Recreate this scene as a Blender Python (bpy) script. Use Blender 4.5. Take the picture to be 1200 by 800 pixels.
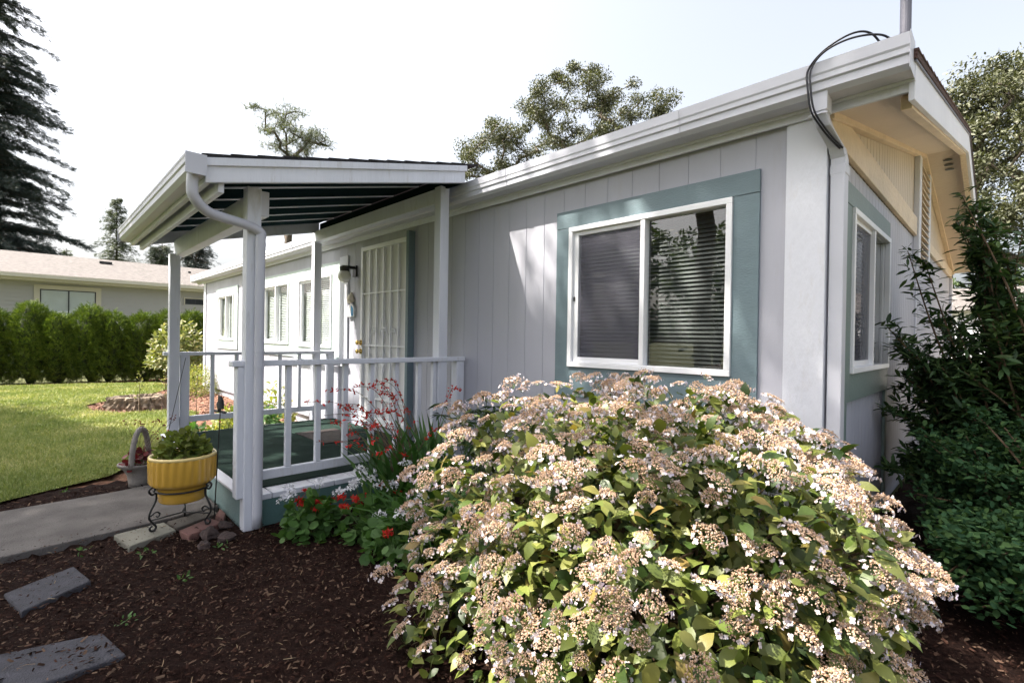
import bpy, math, random
import numpy as np
from mathutils import Vector, Matrix
R_ = math.radians
random.seed(7); rng = np.random.default_rng(7)
for o in list(bpy.data.objects): bpy.data.objects.remove(o, do_unlink=True)
scene = bpy.context.scene
COL = scene.collection

# ---------------------------------------------------------------- camera
YAW, PITCH, ROLL, FPX = R_(44.57), R_(-.33), R_(.87), 574.9
CAM = Vector((.652, -2.75, 1.23))
Fv = Vector((-math.cos(YAW)*math.cos(PITCH), math.sin(YAW)*math.cos(PITCH), math.sin(PITCH)))
Rv = Vector((math.sin(YAW), math.cos(YAW), 0)); Uv = Rv.cross(Fv)
Rr = Rv*math.cos(ROLL)+Uv*math.sin(ROLL); Ur = Uv*math.cos(ROLL)-Rv*math.sin(ROLL)
cd = bpy.data.cameras.new('camera'); cam = bpy.data.objects.new('camera', cd); COL.objects.link(cam)
cam.matrix_world = Matrix(((Rr.x, Ur.x, -Fv.x, CAM.x), (Rr.y, Ur.y, -Fv.y, CAM.y), (Rr.z, Ur.z, -Fv.z, CAM.z), (0, 0, 0, 1)))
cd.sensor_width = 36; cd.lens = 36*FPX/1200; cd.clip_end = 600; cd.clip_start = .05
scene.camera = cam
# ---------------------------------------------------------------- light
S = Vector((-.77, -1.0, 1.8)).normalized()          # towards the sun
EL = math.asin(S.z); AZ = math.atan2(S.x, S.y)
w = bpy.data.worlds.new('World'); scene.world = w; w.use_nodes = True
nt = w.node_tree; bg = nt.nodes['Background']; sky = nt.nodes.new('ShaderNodeTexSky')
sky.sky_type = 'NISHITA'; sky.sun_disc = False; sky.sun_elevation = EL; sky.sun_rotation = AZ
sky.air_density = 1.0; sky.dust_density = 8; sky.ozone_density = 1.0; sky.altitude = 50
hs = nt.nodes.new('ShaderNodeHueSaturation'); hs.inputs['Saturation'].default_value = .42; nt.links.new(sky.outputs[0], hs.inputs['Color']); nt.links.new(hs.outputs[0], bg.inputs[0]); bg.inputs[1].default_value = .13
sl = bpy.data.lights.new('sun', 'SUN'); sl.energy = 5; sl.angle = R_(.53); sl.color = (1, .93, .82)
so = bpy.data.objects.new('sun', sl); COL.objects.link(so); so.rotation_euler = S.to_track_quat('Z', 'Y').to_euler()
vs = scene.view_settings; vs.view_transform = 'Standard'; vs.look = 'None'; vs.gamma = 1; vs.exposure = 1.73; vs.use_curve_mapping = False

# ---------------------------------------------------------------- materials
def newmat(name):
    m = bpy.data.materials.new(name); m.use_nodes = True
    return m, m.node_tree, m.node_tree.nodes['Principled BSDF']
def N(t, typ, **k):
    n = t.nodes.new(typ)
    for a, b in k.items(): setattr(n, a, b)
    return n
def c4(c): return (c[0], c[1], c[2], 1)
def ramp(t, stops):
    r = N(t, 'ShaderNodeValToRGB'); e = r.color_ramp.elements
    while len(e) < len(stops): e.new(.5)
    for i, (p, c) in enumerate(stops): e[i].position = p; e[i].color = c4(c)
    return r
def paint(name, col, rough=.5, var=.06, scale=3, bump=.15, bscale=60, stretch=(1, 1, 1), dirt=None, dirtamt=.5, metal=0, spec=.5):
    m, t, p = newmat(name); p.inputs['Specular IOR Level'].default_value = spec
    tc = N(t, 'ShaderNodeTexCoord'); mp = N(t, 'ShaderNodeMapping'); mp.inputs['Scale'].default_value = stretch
    t.links.new(tc.outputs['Object'], mp.inputs[0])
    n1 = N(t, 'ShaderNodeTexNoise'); n1.inputs['Scale'].default_value = scale; n1.inputs['Detail'].default_value = 6
    t.links.new(mp.outputs[0], n1.inputs[0])
    r = ramp(t, [(.3, [c*(1-var) for c in col]), (.7, [min(1, c*(1+var)) for c in col])])
    t.links.new(n1.outputs[0], r.inputs[0]); out = r.outputs[0]
    if dirt:
        n3 = N(t, 'ShaderNodeTexNoise'); n3.inputs['Scale'].default_value = scale*4; n3.inputs['Detail'].default_value = 9; n3.inputs['Roughness'].default_value = .7
        t.links.new(mp.outputs[0], n3.inputs[0])
        r3 = ramp(t, [(.56, (0, 0, 0)), (.75, (dirtamt,)*3)]); t.links.new(n3.outputs[0], r3.inputs[0])
        mx = N(t, 'ShaderNodeMixRGB'); t.links.new(r3.outputs[0], mx.inputs[0]); t.links.new(out, mx.inputs[1]); mx.inputs[2].default_value = c4(dirt); out = mx.outputs[0]
    t.links.new(out, p.inputs['Base Color'])
    p.inputs['Roughness'].default_value = rough; p.inputs['Metallic'].default_value = metal
    n2 = N(t, 'ShaderNodeTexNoise'); n2.inputs['Scale'].default_value = bscale; n2.inputs['Detail'].default_value = 5
    t.links.new(mp.outputs[0], n2.inputs[0])
    b = N(t, 'ShaderNodeBump'); b.inputs['Strength'].default_value = bump; b.inputs['Distance'].default_value = .01
    t.links.new(n2.outputs[0], b.inputs['Height']); t.links.new(b.outputs[0], p.inputs['Normal'])
    return m
def leafmat(name, cols, rough=.45, trans=.35, tcol=None, spec=.4, patch=0):
    m, t, p = newmat(name)
    g = N(t, 'ShaderNodeNewGeometry')
    k = len(cols); r = ramp(t, [((i+.0)/max(1, k-1), c) for i, c in enumerate(cols)])
    if patch:
        tc = N(t, 'ShaderNodeTexCoord'); pn = N(t, 'ShaderNodeTexNoise'); pn.inputs['Scale'].default_value = patch; pn.inputs['Detail'].default_value = 4; t.links.new(tc.outputs['Object'], pn.inputs[0])
        m1_ = N(t, 'ShaderNodeMath', operation='MULTIPLY_ADD'); m1_.inputs[1].default_value = 2.2; m1_.inputs[2].default_value = -.6; t.links.new(pn.outputs[0], m1_.inputs[0])
        m2_ = N(t, 'ShaderNodeMixRGB'); m2_.inputs[0].default_value = .5; t.links.new(g.outputs['Random Per Island'], m2_.inputs[1]); t.links.new(m1_.outputs[0], m2_.inputs[2]); t.links.new(m2_.outputs[0], r.inputs[0])
    else: t.links.new(g.outputs['Random Per Island'], r.inputs[0])
    t.links.new(r.outputs[0], p.inputs['Base Color']); p.inputs['Roughness'].default_value = rough
    p.inputs['Specular IOR Level'].default_value = spec
    if trans:
        tr = N(t, 'ShaderNodeBsdfTranslucent'); mx = N(t, 'ShaderNodeMixShader'); mx.inputs[0].default_value = trans
        mc = N(t, 'ShaderNodeMixRGB', blend_type='MULTIPLY'); mc.inputs[0].default_value = 1; mc.inputs[2].default_value = c4(tcol or (1.6, 1.7, .7))
        t.links.new(r.outputs[0], mc.inputs[1]); t.links.new(mc.outputs[0], tr.inputs[0])
        t.links.new(p.outputs[0], mx.inputs[1]); t.links.new(tr.outputs[0], mx.inputs[2])
        t.links.new(mx.outputs[0], t.nodes['Material Output'].inputs[0])
    return m
def glassmat(name, tint=(.9, .95, .95), refl=1.6):
    m, t, p = newmat(name); t.nodes.remove(p)
    fr = N(t, 'ShaderNodeFresnel'); gm = N(t, 'ShaderNodeNewGeometry'); io = N(t, 'ShaderNodeMath', operation='MULTIPLY_ADD'); io.inputs[1].default_value = 1/1.52-1.52; io.inputs[2].default_value = 1.52; t.links.new(gm.outputs['Backfacing'], io.inputs[0]); t.links.new(io.outputs[0], fr.inputs[0])
    mu = N(t, 'ShaderNodeMath', operation='MULTIPLY_ADD'); mu.inputs[1].default_value = refl; mu.inputs[2].default_value = .05; mu.use_clamp = True
    t.links.new(fr.outputs[0], mu.inputs[0])
    tr = N(t, 'ShaderNodeBsdfTransparent'); tr.inputs[0].default_value = c4(tint)
    gl = N(t, 'ShaderNodeBsdfGlossy'); gl.inputs['Roughness'].default_value = .003
    mx = N(t, 'ShaderNodeMixShader'); t.links.new(mu.outputs[0], mx.inputs[0]); t.links.new(tr.outputs[0], mx.inputs[1]); t.links.new(gl.outputs[0], mx.inputs[2])
    t.links.new(mx.outputs[0], t.nodes['Material Output'].inputs[0])
    return m
WG = (12, 12, 1.2)                                   # wood grain running up
M = {}
M['siding'] = paint('siding paint', (.405, .41, .475), .6, .08, 2, .3, 40, (1, 1, .12), dirt=(.34, .32, .32), dirtamt=.4)
M['gsiding'] = paint('bounce-warmed gable siding', (.55, .47, .385), .6, .05, 2, .3, 40, (1, 1, .3), dirt=(.45, .36, .28), dirtamt=.3)  # upper gable only: warm bounce light is mixed into this colour
M['white'] = paint('white trim paint', (.61, .625, .695), .5, .05, 3, .35, 45, (1, 1, .3), dirt=(.42, .38, .33), dirtamt=.35)
M['postwhite'] = paint('white post paint', (.61, .63, .70), .5, .07, 4, .5, 30, (1, 1, .2), dirt=(.33, .31, .28), dirtamt=.5)
M['metalwhite'] = paint('white enamel metal', (.49, .50, .565), .4, .05, 4, .05, 20, dirt=(.36, .35, .33), dirtamt=.22)
M['vinyl'] = paint('white vinyl frame', (.74, .75, .79), .35, .03, 6, .03, 20)
M['cream'] = paint('bounce-warmed cream soffit', (.60, .515, .43), .6, .05, 2, .3, 35, dirt=(.5, .38, .25), dirtamt=.3)  # cream with the warm bounce under the gable put into the colour
M['creamboard'] = paint('cream board paint', (.64, .52, .38), .55, .08, 5, .9, 30, dirt=(.45, .36, .26), dirtamt=.5)
M['teal'] = paint('teal trim paint', (.135, .19, .218), .5, .06, 3, .22, 50, (1, 1, 3), dirt=(.16, .25, .26), dirtamt=.5)
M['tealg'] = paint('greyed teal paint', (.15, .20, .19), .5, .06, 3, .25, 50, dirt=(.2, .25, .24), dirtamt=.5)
M['deckgreen'] = paint('deck green paint', (.075, .145, .14), .55, .08, 4, .4, 40, dirt=(.1, .1, .08), dirtamt=.4)
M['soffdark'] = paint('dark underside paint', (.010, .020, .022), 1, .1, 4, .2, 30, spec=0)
M['carpet'] = paint('green porch carpet', (.024, .042, .036), .95, .22, 5, 1.0, 400, spec=.05)
M['mat'] = paint('brown door mat', (.048, .04, .037), .95, .3, 20, 1, 300)
M['mat2'] = paint('dark border', (.03, .022, .022), .95, .3, 20, 1, 300)
M['shingle'] = paint('dark shingles', (.03, .03, .036), .9, .4, 25, .8, 120)
M['redshingle'] = paint('dark red shingles', (.06, .03, .025), .9, .4, 25, .8, 120)
M['pinkshingle'] = paint('pinkish shingles', (.105, .094, .09), .95, .3, 9, .8, 60)
M['glass'] = glassmat('window glass')
M['darkroom'] = paint('room dark wall', (.02, .018, .016), .9)
M['blind'] = paint('grey blind slat', (.010, .013, .012), .5)
M['blindw'] = paint('pale blind slat', (.72, .72, .70), .5)
M['screen'] = paint('insect screen', (.062, .064, .088), .55, .1, 4, .8, 900)
M['black'] = paint('black wrought iron', (.012, .012, .013), .35, .2, 10, .2)
M['blackcable'] = paint('black cable', (.012, .012, .02), .4)
M['darkframe'] = paint('dark bronze frame', (.03, .03, .032), .4)
M['mast'] = paint('grey mast', (.13, .13, .16), .45, .1, 4, .1, metal=.3)
M['brass'] = paint('brass', (.75, .52, .18), .2, .05, metal=1)
M['frost'] = paint('frosted globe glass', (.75, .74, .70), .25)
M['doorpanel'] = paint('door behind mesh', (.60, .59, .58), .6)
M['yellow'] = paint('yellow glaze', (.58, .34, .055), .24, .06, 5, .03, 10, dirt=(.45, .26, .05), dirtamt=.3)
M['yellow'].node_tree.nodes['Principled BSDF'].inputs['Coat Weight'].default_value = .5
M['rimwhite'] = paint('pale glazed rim', (.72, .56, .24), .25)
M['soil'] = paint('potting soil', (.03, .02, .014), .95, .4, 60, 1, 90)
M['concrete'] = paint('walkway concrete', (.135, .125, .12), .95, .22, 6, 1, 160, dirt=(.06, .05, .045), dirtamt=.9, spec=.15)
M['basket'] = paint('weathered cement', (.27, .245, .225), .95, .25, 10, 1, 90, dirt=(.15, .13, .12), dirtamt=.7)
M['darkpaver'] = paint('dark aggregate paver', (.045, .045, .056), .95, .25, 25, .9, 160, dirt=(.05, .04, .035), dirtamt=.6)
M['slabpale'] = paint('pale slab', (.17, .165, .135), .95, .15, 8, .6, 100, dirt=(.1, .07, .05), dirtamt=.9)
M['slabbrown'] = paint('brown slab', (.075, .065, .055), .95, .2, 8, .6, 100, dirt=(.06, .04, .03), dirtamt=.7)
M['slabred'] = paint('red brick slab', (.15, .075, .065), .95, .2, 8, .6, 100, dirt=(.12, .06, .05), dirtamt=.6)
M['rock'] = paint('reddish rock', (.045, .03, .028), .95, .3, 12, 1, 60)
M['whiterock'] = paint('white rock', (.6, .58, .52), .8, .15, 12, .8, 60)
M['bark'] = paint('tree bark', (.10, .08, .062), .95, .35, 8, 1, 30, (1, 1, .2))
M['stemgreen'] = paint('green stem', (.10, .16, .05), .6, .2)
M['stembrown'] = paint('brown stem', (.11, .07, .04), .8, .3)
M['stump'] = paint('grey rotting wood', (.20, .16, .125), .95, .5, 14, 1, 30, dirt=(.03, .02, .015), dirtamt=1, spec=.1)
M['nsiding'] = paint('neighbour lap siding', (.46, .45, .45), .7, .04, 1)
M['ncream'] = paint('neighbour cream trim', (.62, .58, .48), .6, .04, 1)
M['blue'] = paint('blue plastic', (.05, .25, .5), .4)
M['orn'] = paint('cream ceramic', (.66, .60, .48), .5, .1, 20)
M['red'] = paint('red bud', (.5, .01, .01), .5)
def groundmat(name, a, b, c, scale, bump=1):
    m, t, p = newmat(name); tc = N(t, 'ShaderNodeTexCoord')
    n = N(t, 'ShaderNodeTexNoise'); n.inputs['Scale'].default_value = scale; n.inputs['Detail'].default_value = 12; n.inputs['Roughness'].default_value = .75
    t.links.new(tc.outputs['Object'], n.inputs[0])
    r = ramp(t, [(.3, a), (.52, b), (.75, c)]); t.links.new(n.outputs[0], r.inputs[0]); t.links.new(r.outputs[0], p.inputs['Base Color'])
    bm = N(t, 'ShaderNodeBump'); bm.inputs['Strength'].default_value = bump; bm.inputs['Distance'].default_value = .02
    t.links.new(n.outputs[0], bm.inputs['Height']); t.links.new(bm.outputs[0], p.inputs['Normal']); p.inputs['Roughness'].default_value = .95; p.inputs['Specular IOR Level'].default_value = .08
    return m
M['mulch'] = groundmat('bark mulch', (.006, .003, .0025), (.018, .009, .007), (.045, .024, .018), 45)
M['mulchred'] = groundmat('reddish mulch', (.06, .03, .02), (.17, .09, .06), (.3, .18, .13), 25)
M['tan'] = groundmat('tan bounce ground', (.34, .28, .20), (.42, .35, .26), (.5, .42, .33), 8)
M['lawn'] = groundmat('lawn soil', (.10, .12, .04), (.17, .20, .06), (.26, .26, .10), 9)
M['earth'] = groundmat('earth', (.05, .06, .03), (.08, .085, .04), (.12, .11, .06), 2)
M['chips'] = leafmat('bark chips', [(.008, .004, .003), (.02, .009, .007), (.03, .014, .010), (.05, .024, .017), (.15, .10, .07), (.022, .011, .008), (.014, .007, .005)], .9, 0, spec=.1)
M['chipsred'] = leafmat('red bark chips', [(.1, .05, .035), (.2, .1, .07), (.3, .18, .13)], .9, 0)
M['straw'] = leafmat('dry straw', [(.12, .08, .05), (.22, .16, .10), (.08, .05, .03), (.3, .24, .16)], .9, 0, spec=.1)
M['grass'] = leafmat('grass blades', [(.10, .145, .035), (.17, .215, .065), (.29, .30, .12), (.54, .48, .28)], .7, .15, patch=1.3)
M['hyd'] = leafmat('hydrangea leaves', [(.014, .030, .006), (.032, .06, .011), (.14, .165, .035), (.018, .038, .008), (.24, .25, .07), (.055, .09, .018), (.17, .18, .045), (.028, .056, .010), (.18, .23, .05), (.22, .15, .05)], .45, .22)
M['floret'] = leafmat('tan faded florets', [(.36, .22, .125), (.58, .40, .27), (.42, .28, .20), (.70, .52, .38), (.20, .11, .06), (.45, .36, .33), (.36, .25, .14)], .8, .1, (1.2, 1.0, .9))
M['petal'] = leafmat('lavender white petals', [(.74, .71, .76), (.50, .46, .60), (.68, .60, .58), (.50, .40, .34), (.66, .64, .70), (.30, .22, .16)], .7, .2, (1.1, 1.0, 1.1))
M['shadeleaf'] = leafmat('tree leaves', [(.04, .07, .02), (.06, .10, .025), (.09, .12, .04)], .5, .2)
M['oakleaf'] = leafmat('oak leaves', [(.035, .042, .022), (.065, .072, .038), (.10, .105, .062), (.07, .078, .036), (.13, .13, .085)], .55, .12, spec=.4)
M['conif'] = leafmat('dark conifer needles', [(.012, .026, .024), (.022, .04, .036), (.035, .055, .045), (.05, .05, .035)], .6, .05)
M['conif2'] = leafmat('green conifer needles', [(.04, .06, .035), (.065, .085, .045), (.10, .12, .065)], .6, .1)
M['pinefar'] = leafmat('grey green pine needles', [(.06, .075, .05), (.10, .115, .08), (.15, .16, .11)], .7, .15)
M['arbor'] = leafmat('arborvitae sprays', [(.09, .07, .03), (.028, .052, .010), (.05, .09, .016), (.15, .19, .032), (.035, .065, .012), (.14, .16, .03)], .7, .12, spec=.15, patch=3)
M['rhod'] = leafmat('rhododendron leaves', [(.09, .12, .035), (.17, .19, .06), (.30, .27, .14), (.12, .15, .05)], .45, .2)
M['rightleaf'] = leafmat('glossy dark leaves', [(.015, .035, .013), (.025, .055, .02), (.045, .09, .03), (.07, .11, .035)], .5, .15, spec=.25)
M['boxleaf'] = leafmat('small rounded leaves', [(.018, .05, .022), (.03, .07, .03), (.06, .11, .035)], .7, .15, spec=.1)
M['geran'] = leafmat('geranium leaves', [(.035, .09, .018), (.06, .13, .03), (.08, .16, .04)], .6, .25)
M['potleaf'] = leafmat('bronze green leaves', [(.10, .14, .03), (.17, .21, .05), (.09, .10, .03), (.13, .17, .04)], .8, .25, spec=.15)
M['redleaf'] = leafmat('dark red leaves', [(.10, .012, .015), (.16, .02, .02), (.06, .01, .015)], .5, .2, (1.5, 1, 1))
M['redpetal'] = leafmat('red petals', [(.40, .012, .006), (.52, .02, .01), (.30, .008, .006)], .6, .2, (1.3, 1, 1))
M['whitepetal'] = leafmat('white petals', [(.78, .78, .82), (.70, .70, .76)], .6, .2, (1, 1, 1))
M['sword'] = leafmat('sword leaves', [(.03, .08, .02), (.05, .12, .03), (.08, .15, .04)], .5, .25)
M['golden'] = leafmat('golden green leaves', [(.18, .22, .04), (.28, .28, .06), (.12, .17, .03), (.35, .30, .12)], .5, .25)

# ---------------------------------------------------------------- helpers
OFF = {}
def props(o, label=None, cat=None, group=None, kind=None):
    if label: o['label'] = label
    if cat: o['category'] = cat
    if group: o['group'] = group
    if kind: o['kind'] = kind
    return o
def thing(name, label, cat, loc=(0, 0, 0), group=None, rz=0):
    o = bpy.data.objects.new(name, None); COL.objects.link(o); o.location = loc; o.rotation_euler[2] = rz
    o.empty_display_size = .1; OFF[o.name] = Vector(loc)
    return props(o, label, cat, group)
def link(me, name, mat, parent, loc=None):
    o = bpy.data.objects.new(name, me); COL.objects.link(o)
    for mm in (mat if isinstance(mat, (list, tuple)) else [mat]): me.materials.append(mm)
    if parent is not None:
        o.parent = parent; OFF[o.name] = OFF[parent.name]
    return o
class MB:
    def __init__(s): s.v = []; s.f = []; s.mi = []; s.cur = 0
    def quad(s, *p):
        n = len(s.v); s.v += [tuple(q) for q in p]; s.f.append(tuple(range(n, n+len(p)))); s.mi.append(s.cur); return s
    def box(s, x0, x1, y0, y1, z0, z1):
        if x0 > x1: x0, x1 = x1, x0
        if y0 > y1: y0, y1 = y1, y0
        if z0 > z1: z0, z1 = z1, z0
        return s.hexa([(x0, y0, z0), (x1, y0, z0), (x1, y1, z0), (x0, y1, z0), (x0, y0, z1), (x1, y0, z1), (x1, y1, z1), (x0, y1, z1)])
    def hexa(s, p):
        n = len(s.v); s.v += [tuple(q) for q in p]
        for f in ((3, 2, 1, 0), (4, 5, 6, 7), (0, 1, 5, 4), (1, 2, 6, 5), (2, 3, 7, 6), (3, 0, 4, 7)): s.f.append(tuple(n+i for i in f)); s.mi.append(s.cur)
        return s
    def prism(s, poly, ax, a, b):
        """poly in the two other axes (cyclic order), extruded along ax from a to b"""
        def P(q, t): return {'x': (t, q[0], q[1]), 'y': (q[0], t, q[1]), 'z': (q[0], q[1], t)}[ax]
        n = len(s.v); k = len(poly); s.v += [P(q, a) for q in poly]+[P(q, b) for q in poly]
        for i in range(k): j = (i+1) % k; s.f.append((n+i, n+j, n+k+j, n+k+i)); s.mi.append(s.cur)
        s.f.append(tuple(n+i for i in reversed(range(k)))); s.f.append(tuple(n+k+i for i in range(k))); s.mi += [s.cur]*2
        return s
    def tube(s, pts, r, n=10, cap=True):
        pts = [Vector(p) for p in pts]; k = len(pts); rr = r if isinstance(r, (list, tuple)) else [r]*k
        base = len(s.v); prev = None
        for i, p in enumerate(pts):
            d = (pts[min(i+1, k-1)]-pts[max(i-1, 0)]).normalized()
            if prev is None:
                a = Vector((0, 0, 1)) if abs(d.z) < .9 else Vector((1, 0, 0)); u = d.cross(a).normalized()
            else: u = (prev-d*prev.dot(d)); u = u.normalized() if u.length > 1e-6 else d.orthogonal().normalized()
            prev = u; q = d.cross(u)
            for j in range(n):
                t = 2*math.pi*j/n; s.v.append(tuple(p+(u*math.cos(t)+q*math.sin(t))*rr[i]))
        for i in range(k-1):
            for j in range(n):
                a = base+i*n+j; b = base+i*n+(j+1) % n; s.f.append((a, b, b+n, a+n)); s.mi.append(s.cur)
        if cap: s.f.append(tuple(base+j for j in reversed(range(n)))); s.f.append(tuple(base+(k-1)*n+j for j in range(n))); s.mi += [s.cur]*2
        return s
    def lathe(s, prof, c, n=32, rfun=None):
        base = len(s.v); k = len(prof)
        for (r, z) in prof:
            for j in range(n):
                t = 2*math.pi*j/n; q = r*(rfun(t, z) if rfun else 1); s.v.append((c[0]+q*math.cos(t), c[1]+q*math.sin(t), c[2]+z))
        for i in range(k-1):
            for j in range(n):
                a = base+i*n+j; b = base+i*n+(j+1) % n; s.f.append((a, b, b+n, a+n)); s.mi.append(s.cur)
        s.f.append(tuple(base+j for j in reversed(range(n)))); s.f.append(tuple(base+(k-1)*n+j for j in range(n))); s.mi += [s.cur]*2
        return s
    def blob(s, c, r, n=10, m=7, amp=.25, seed=0, flat=1):
        rd = random.Random(seed); ph = [rd.uniform(0, 6) for _ in range(6)]; base = len(s.v)
        for i in range(m+1):
            a = math.pi*i/m
            for j in range(n):
                t = 2*math.pi*j/n; d = Vector((math.sin(a)*math.cos(t), math.sin(a)*math.sin(t), math.cos(a)))
                k = 1+amp*(math.sin(3*d.x+ph[0])*math.sin(3*d.y+ph[1])+.6*math.sin(5*d.z+ph[2]+2*d.x)+.4*math.sin(6*d.y+ph[3]+3*d.x))
                s.v.append((c[0]+r[0]*k*d.x, c[1]+r[1]*k*d.y, c[2]+r[2]*k*d.z))
        for i in range(m):
            for j in range(n):
                a = base+i*n+j; b = base+i*n+(j+1) % n; s.f.append((a, a+n, b+n, b)); s.mi.append(s.cur)
        return s
    def build(s, name, mat, parent=None, smooth=False, bevel=0, label=None):
        me = bpy.data.meshes.new(name); off = OFF.get(parent.name, Vector()) if parent is not None else Vector()
        me.from_pydata([(a[0]-off[0], a[1]-off[1], a[2]-off[2]) for a in s.v], [], s.f)
        o = link(me, name, mat, parent)
        if isinstance(mat, (list, tuple)): me.polygons.foreach_set('material_index', s.mi)
        me.validate(); me.update()
        if smooth: me.shade_smooth()
        if bevel:
            b = o.modifiers.new('bevel', 'BEVEL'); b.width = bevel; b.segments = 2; b.limit_method = 'ANGLE'; b.angle_limit = R_(40)
        if label: o['label'] = label
        return o
def struct(o): o['kind'] = 'structure'; return o
def norm(a): return a/np.maximum(np.linalg.norm(a, axis=-1, keepdims=True), 1e-9)
def scatter_mesh(name, tv, tf, pos, d, n, sc, mat, parent=None, matidx=None, smooth=False, base=None):
    """copies of one small template (y along the leaf, z its face) into one mesh"""
    tv = np.asarray(tv, float); pos = np.asarray(pos, float); K = len(pos); V = len(tv)
    d = norm(np.asarray(d, float)); n = np.asarray(n, float); s = norm(np.cross(d, n)); n2 = np.cross(s, d)
    sc = np.asarray(sc, float); sc = sc[:, None] if sc.ndim == 1 else sc
    if sc.shape[1] == 1: sc = np.repeat(sc, 3, 1)
    P = (pos[:, None, :]+tv[None, :, 0, None]*s[:, None, :]*sc[:, None, 0:1]+tv[None, :, 1, None]*d[:, None, :]*sc[:, None, 1:2]+tv[None, :, 2, None]*n2[:, None, :]*sc[:, None, 2:3]).reshape(-1, 3)
    off = OFF.get(parent.name, Vector()) if parent is not None else Vector()
    P = P-np.array(off)
    sizes = np.array([len(f) for f in tf]); loops = np.concatenate([np.array(f) for f in tf]); L = len(loops)
    me = bpy.data.meshes.new(name); me.vertices.add(K*V); me.vertices.foreach_set('co', P.ravel())
    al = (loops[None, :]+(np.arange(K)*V)[:, None]).ravel(); me.loops.add(K*L); me.loops.foreach_set('vertex_index', al)
    asz = np.tile(sizes, K); st = np.concatenate([[0], np.cumsum(asz)[:-1]]); me.polygons.add(len(asz))
    me.polygons.foreach_set('loop_start', st); me.polygons.foreach_set('loop_total', asz)
    if matidx is not None: me.polygons.foreach_set('material_index', np.tile(matidx, K))
    me.update(calc_edges=True)
    o = link(me, name, mat, parent)
    if smooth: me.shade_smooth()
    return o
# templates: unit length along y
LEAF_V = [(0, 0, 0), (0, .33, .03), (0, .66, .0), (0, 1, -.16), (-.22, .2, .05), (-.28, .5, .05), (-.14, .8, -.03), (.22, .2, .05), (.28, .5, .05), (.14, .8, -.03)]
LEAF_F = [(0, 1, 4), (4, 1, 2, 5), (5, 2, 6), (6, 2, 3), (0, 7, 1), (7, 8, 2, 1), (8, 9, 2), (9, 3, 2)]
OV_V = [(0, 0, 0), (-.24, .35, .05), (0, .45, -.03), (.24, .35, .05), (-.15, .8, 0), (.15, .8, 0), (0, 1, -.06)]
OV_F = [(0, 2, 1), (0, 3, 2), (1, 2, 6, 4), (2, 3, 5, 6)]
DIA_V = [(0, 0, 0), (-.3, .5, 0), (0, 1, 0), (.3, .5, 0)]; DIA_F = [(0, 3, 2, 1)]
NAR_V = [(0, 0, 0), (-.1, .4, .02), (0, 1, -.1), (.1, .4, .02)]; NAR_F = [(0, 3, 2, 1)]
BLADE_V = [(-.05, 0, 0), (.05, 0, 0), (.035, .55, .08), (-.035, .55, .08), (0, 1, .3)]; BLADE_F = [(0, 1, 2, 3), (3, 2, 4)]
ROUND_V = [(0, .5, -.07)]+[((.5+.04*(k % 2))*math.sin(a), .5-(.5+.04*(k % 2))*math.cos(a), .04*(k % 2)) for k, a in enumerate([2*math.pi*i/12 for i in range(12)])]
ROUND_F = [(0, 1+i, 1+(i+1) % 12) for i in range(12)]
SPRAY_V = []; SPRAY_F = []
for i_ in range(4):                                   # flat conifer twig: a spine with side needles
    yy = .2*i_; ww = .34*(1-.12*i_)
    for sg in (-1, 1):
        b_ = len(SPRAY_V); SPRAY_V += [(0, yy, 0), (0, yy+.13, 0), (sg*ww, yy+.36, -.06)]; SPRAY_F.append((b_, b_+1, b_+2) if sg < 0 else (b_+1, b_, b_+2))
def rdir(k): return norm(rng.normal(size=(k, 3)))

# ---------------------------------------------------------------- ground and paths
g = MB(); g.quad((-300, -300, -.03), (300, -300, -.03), (300, 300, -.03), (-300, 300, -.03))
struct(g.build('ground', M['earth']))
def heightfield(name, x0, x1, y0, y1, nx, ny, mat, amp, base=0, mask=None):
    xs = np.linspace(x0, x1, nx); ys = np.linspace(y0, y1, ny); X, Y = np.meshgrid(xs, ys)
    Z = base+amp*(np.sin(X*5.1+2*np.sin(Y*3.3))*np.sin(Y*4.7+1.3*np.sin(X*2.7))*.5)+amp*.35*rng.normal(size=X.shape)
    v = np.stack([X, Y, Z], -1).reshape(-1, 3); f = []
    for j in range(ny-1):
        for i in range(nx-1):
            if mask is None or mask((xs[i]+xs[i+1])/2, (ys[j]+ys[j+1])/2): a = j*nx+i; f.append((a, a+1, a+1+nx, a+nx))
    me = bpy.data.meshes.new(name); me.from_pydata(v.tolist(), [], f); me.update(); me.shade_smooth()
    return struct(link(me, name, mat, None))
def inpoly(x, y, P):
    c = np.zeros(np.shape(x), bool); j = len(P)-1
    for i in range(len(P)):
        xi, yi = P[i]; xj, yj = P[j]
        c ^= ((yi > y) != (yj > y)) & (x < (xj-xi)*(y-yi)/((yj-yi) if yj != yi else 1e-9)+xi); j = i
    return c
LAWN = [(-4.36, -12), (-4.36, -2.9), (-4.7, -2.25), (-5.4, -1.85), (-7.0, -1.25), (-8.2, -.85), (-8.7, -1.2), (-8.75, -1.75), (-9.3, -2.05), (-10.1, -2.1), (-10.7, -1.7), (-11.6, -.9), (-12.8, -.35), (-14.0, -.5), (-14.55, -1.8), (-14.9, -3.3), (-15.3, -12)]
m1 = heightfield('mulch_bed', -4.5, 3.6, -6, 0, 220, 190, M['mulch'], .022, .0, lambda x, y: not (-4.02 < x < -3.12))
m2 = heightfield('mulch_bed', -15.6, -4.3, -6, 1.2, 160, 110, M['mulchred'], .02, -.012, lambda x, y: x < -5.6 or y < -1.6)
m3 = heightfield('mulch_bed', 0, 1.9, 0, 9, 60, 110, M['mulch'], .02, -.004)
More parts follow.
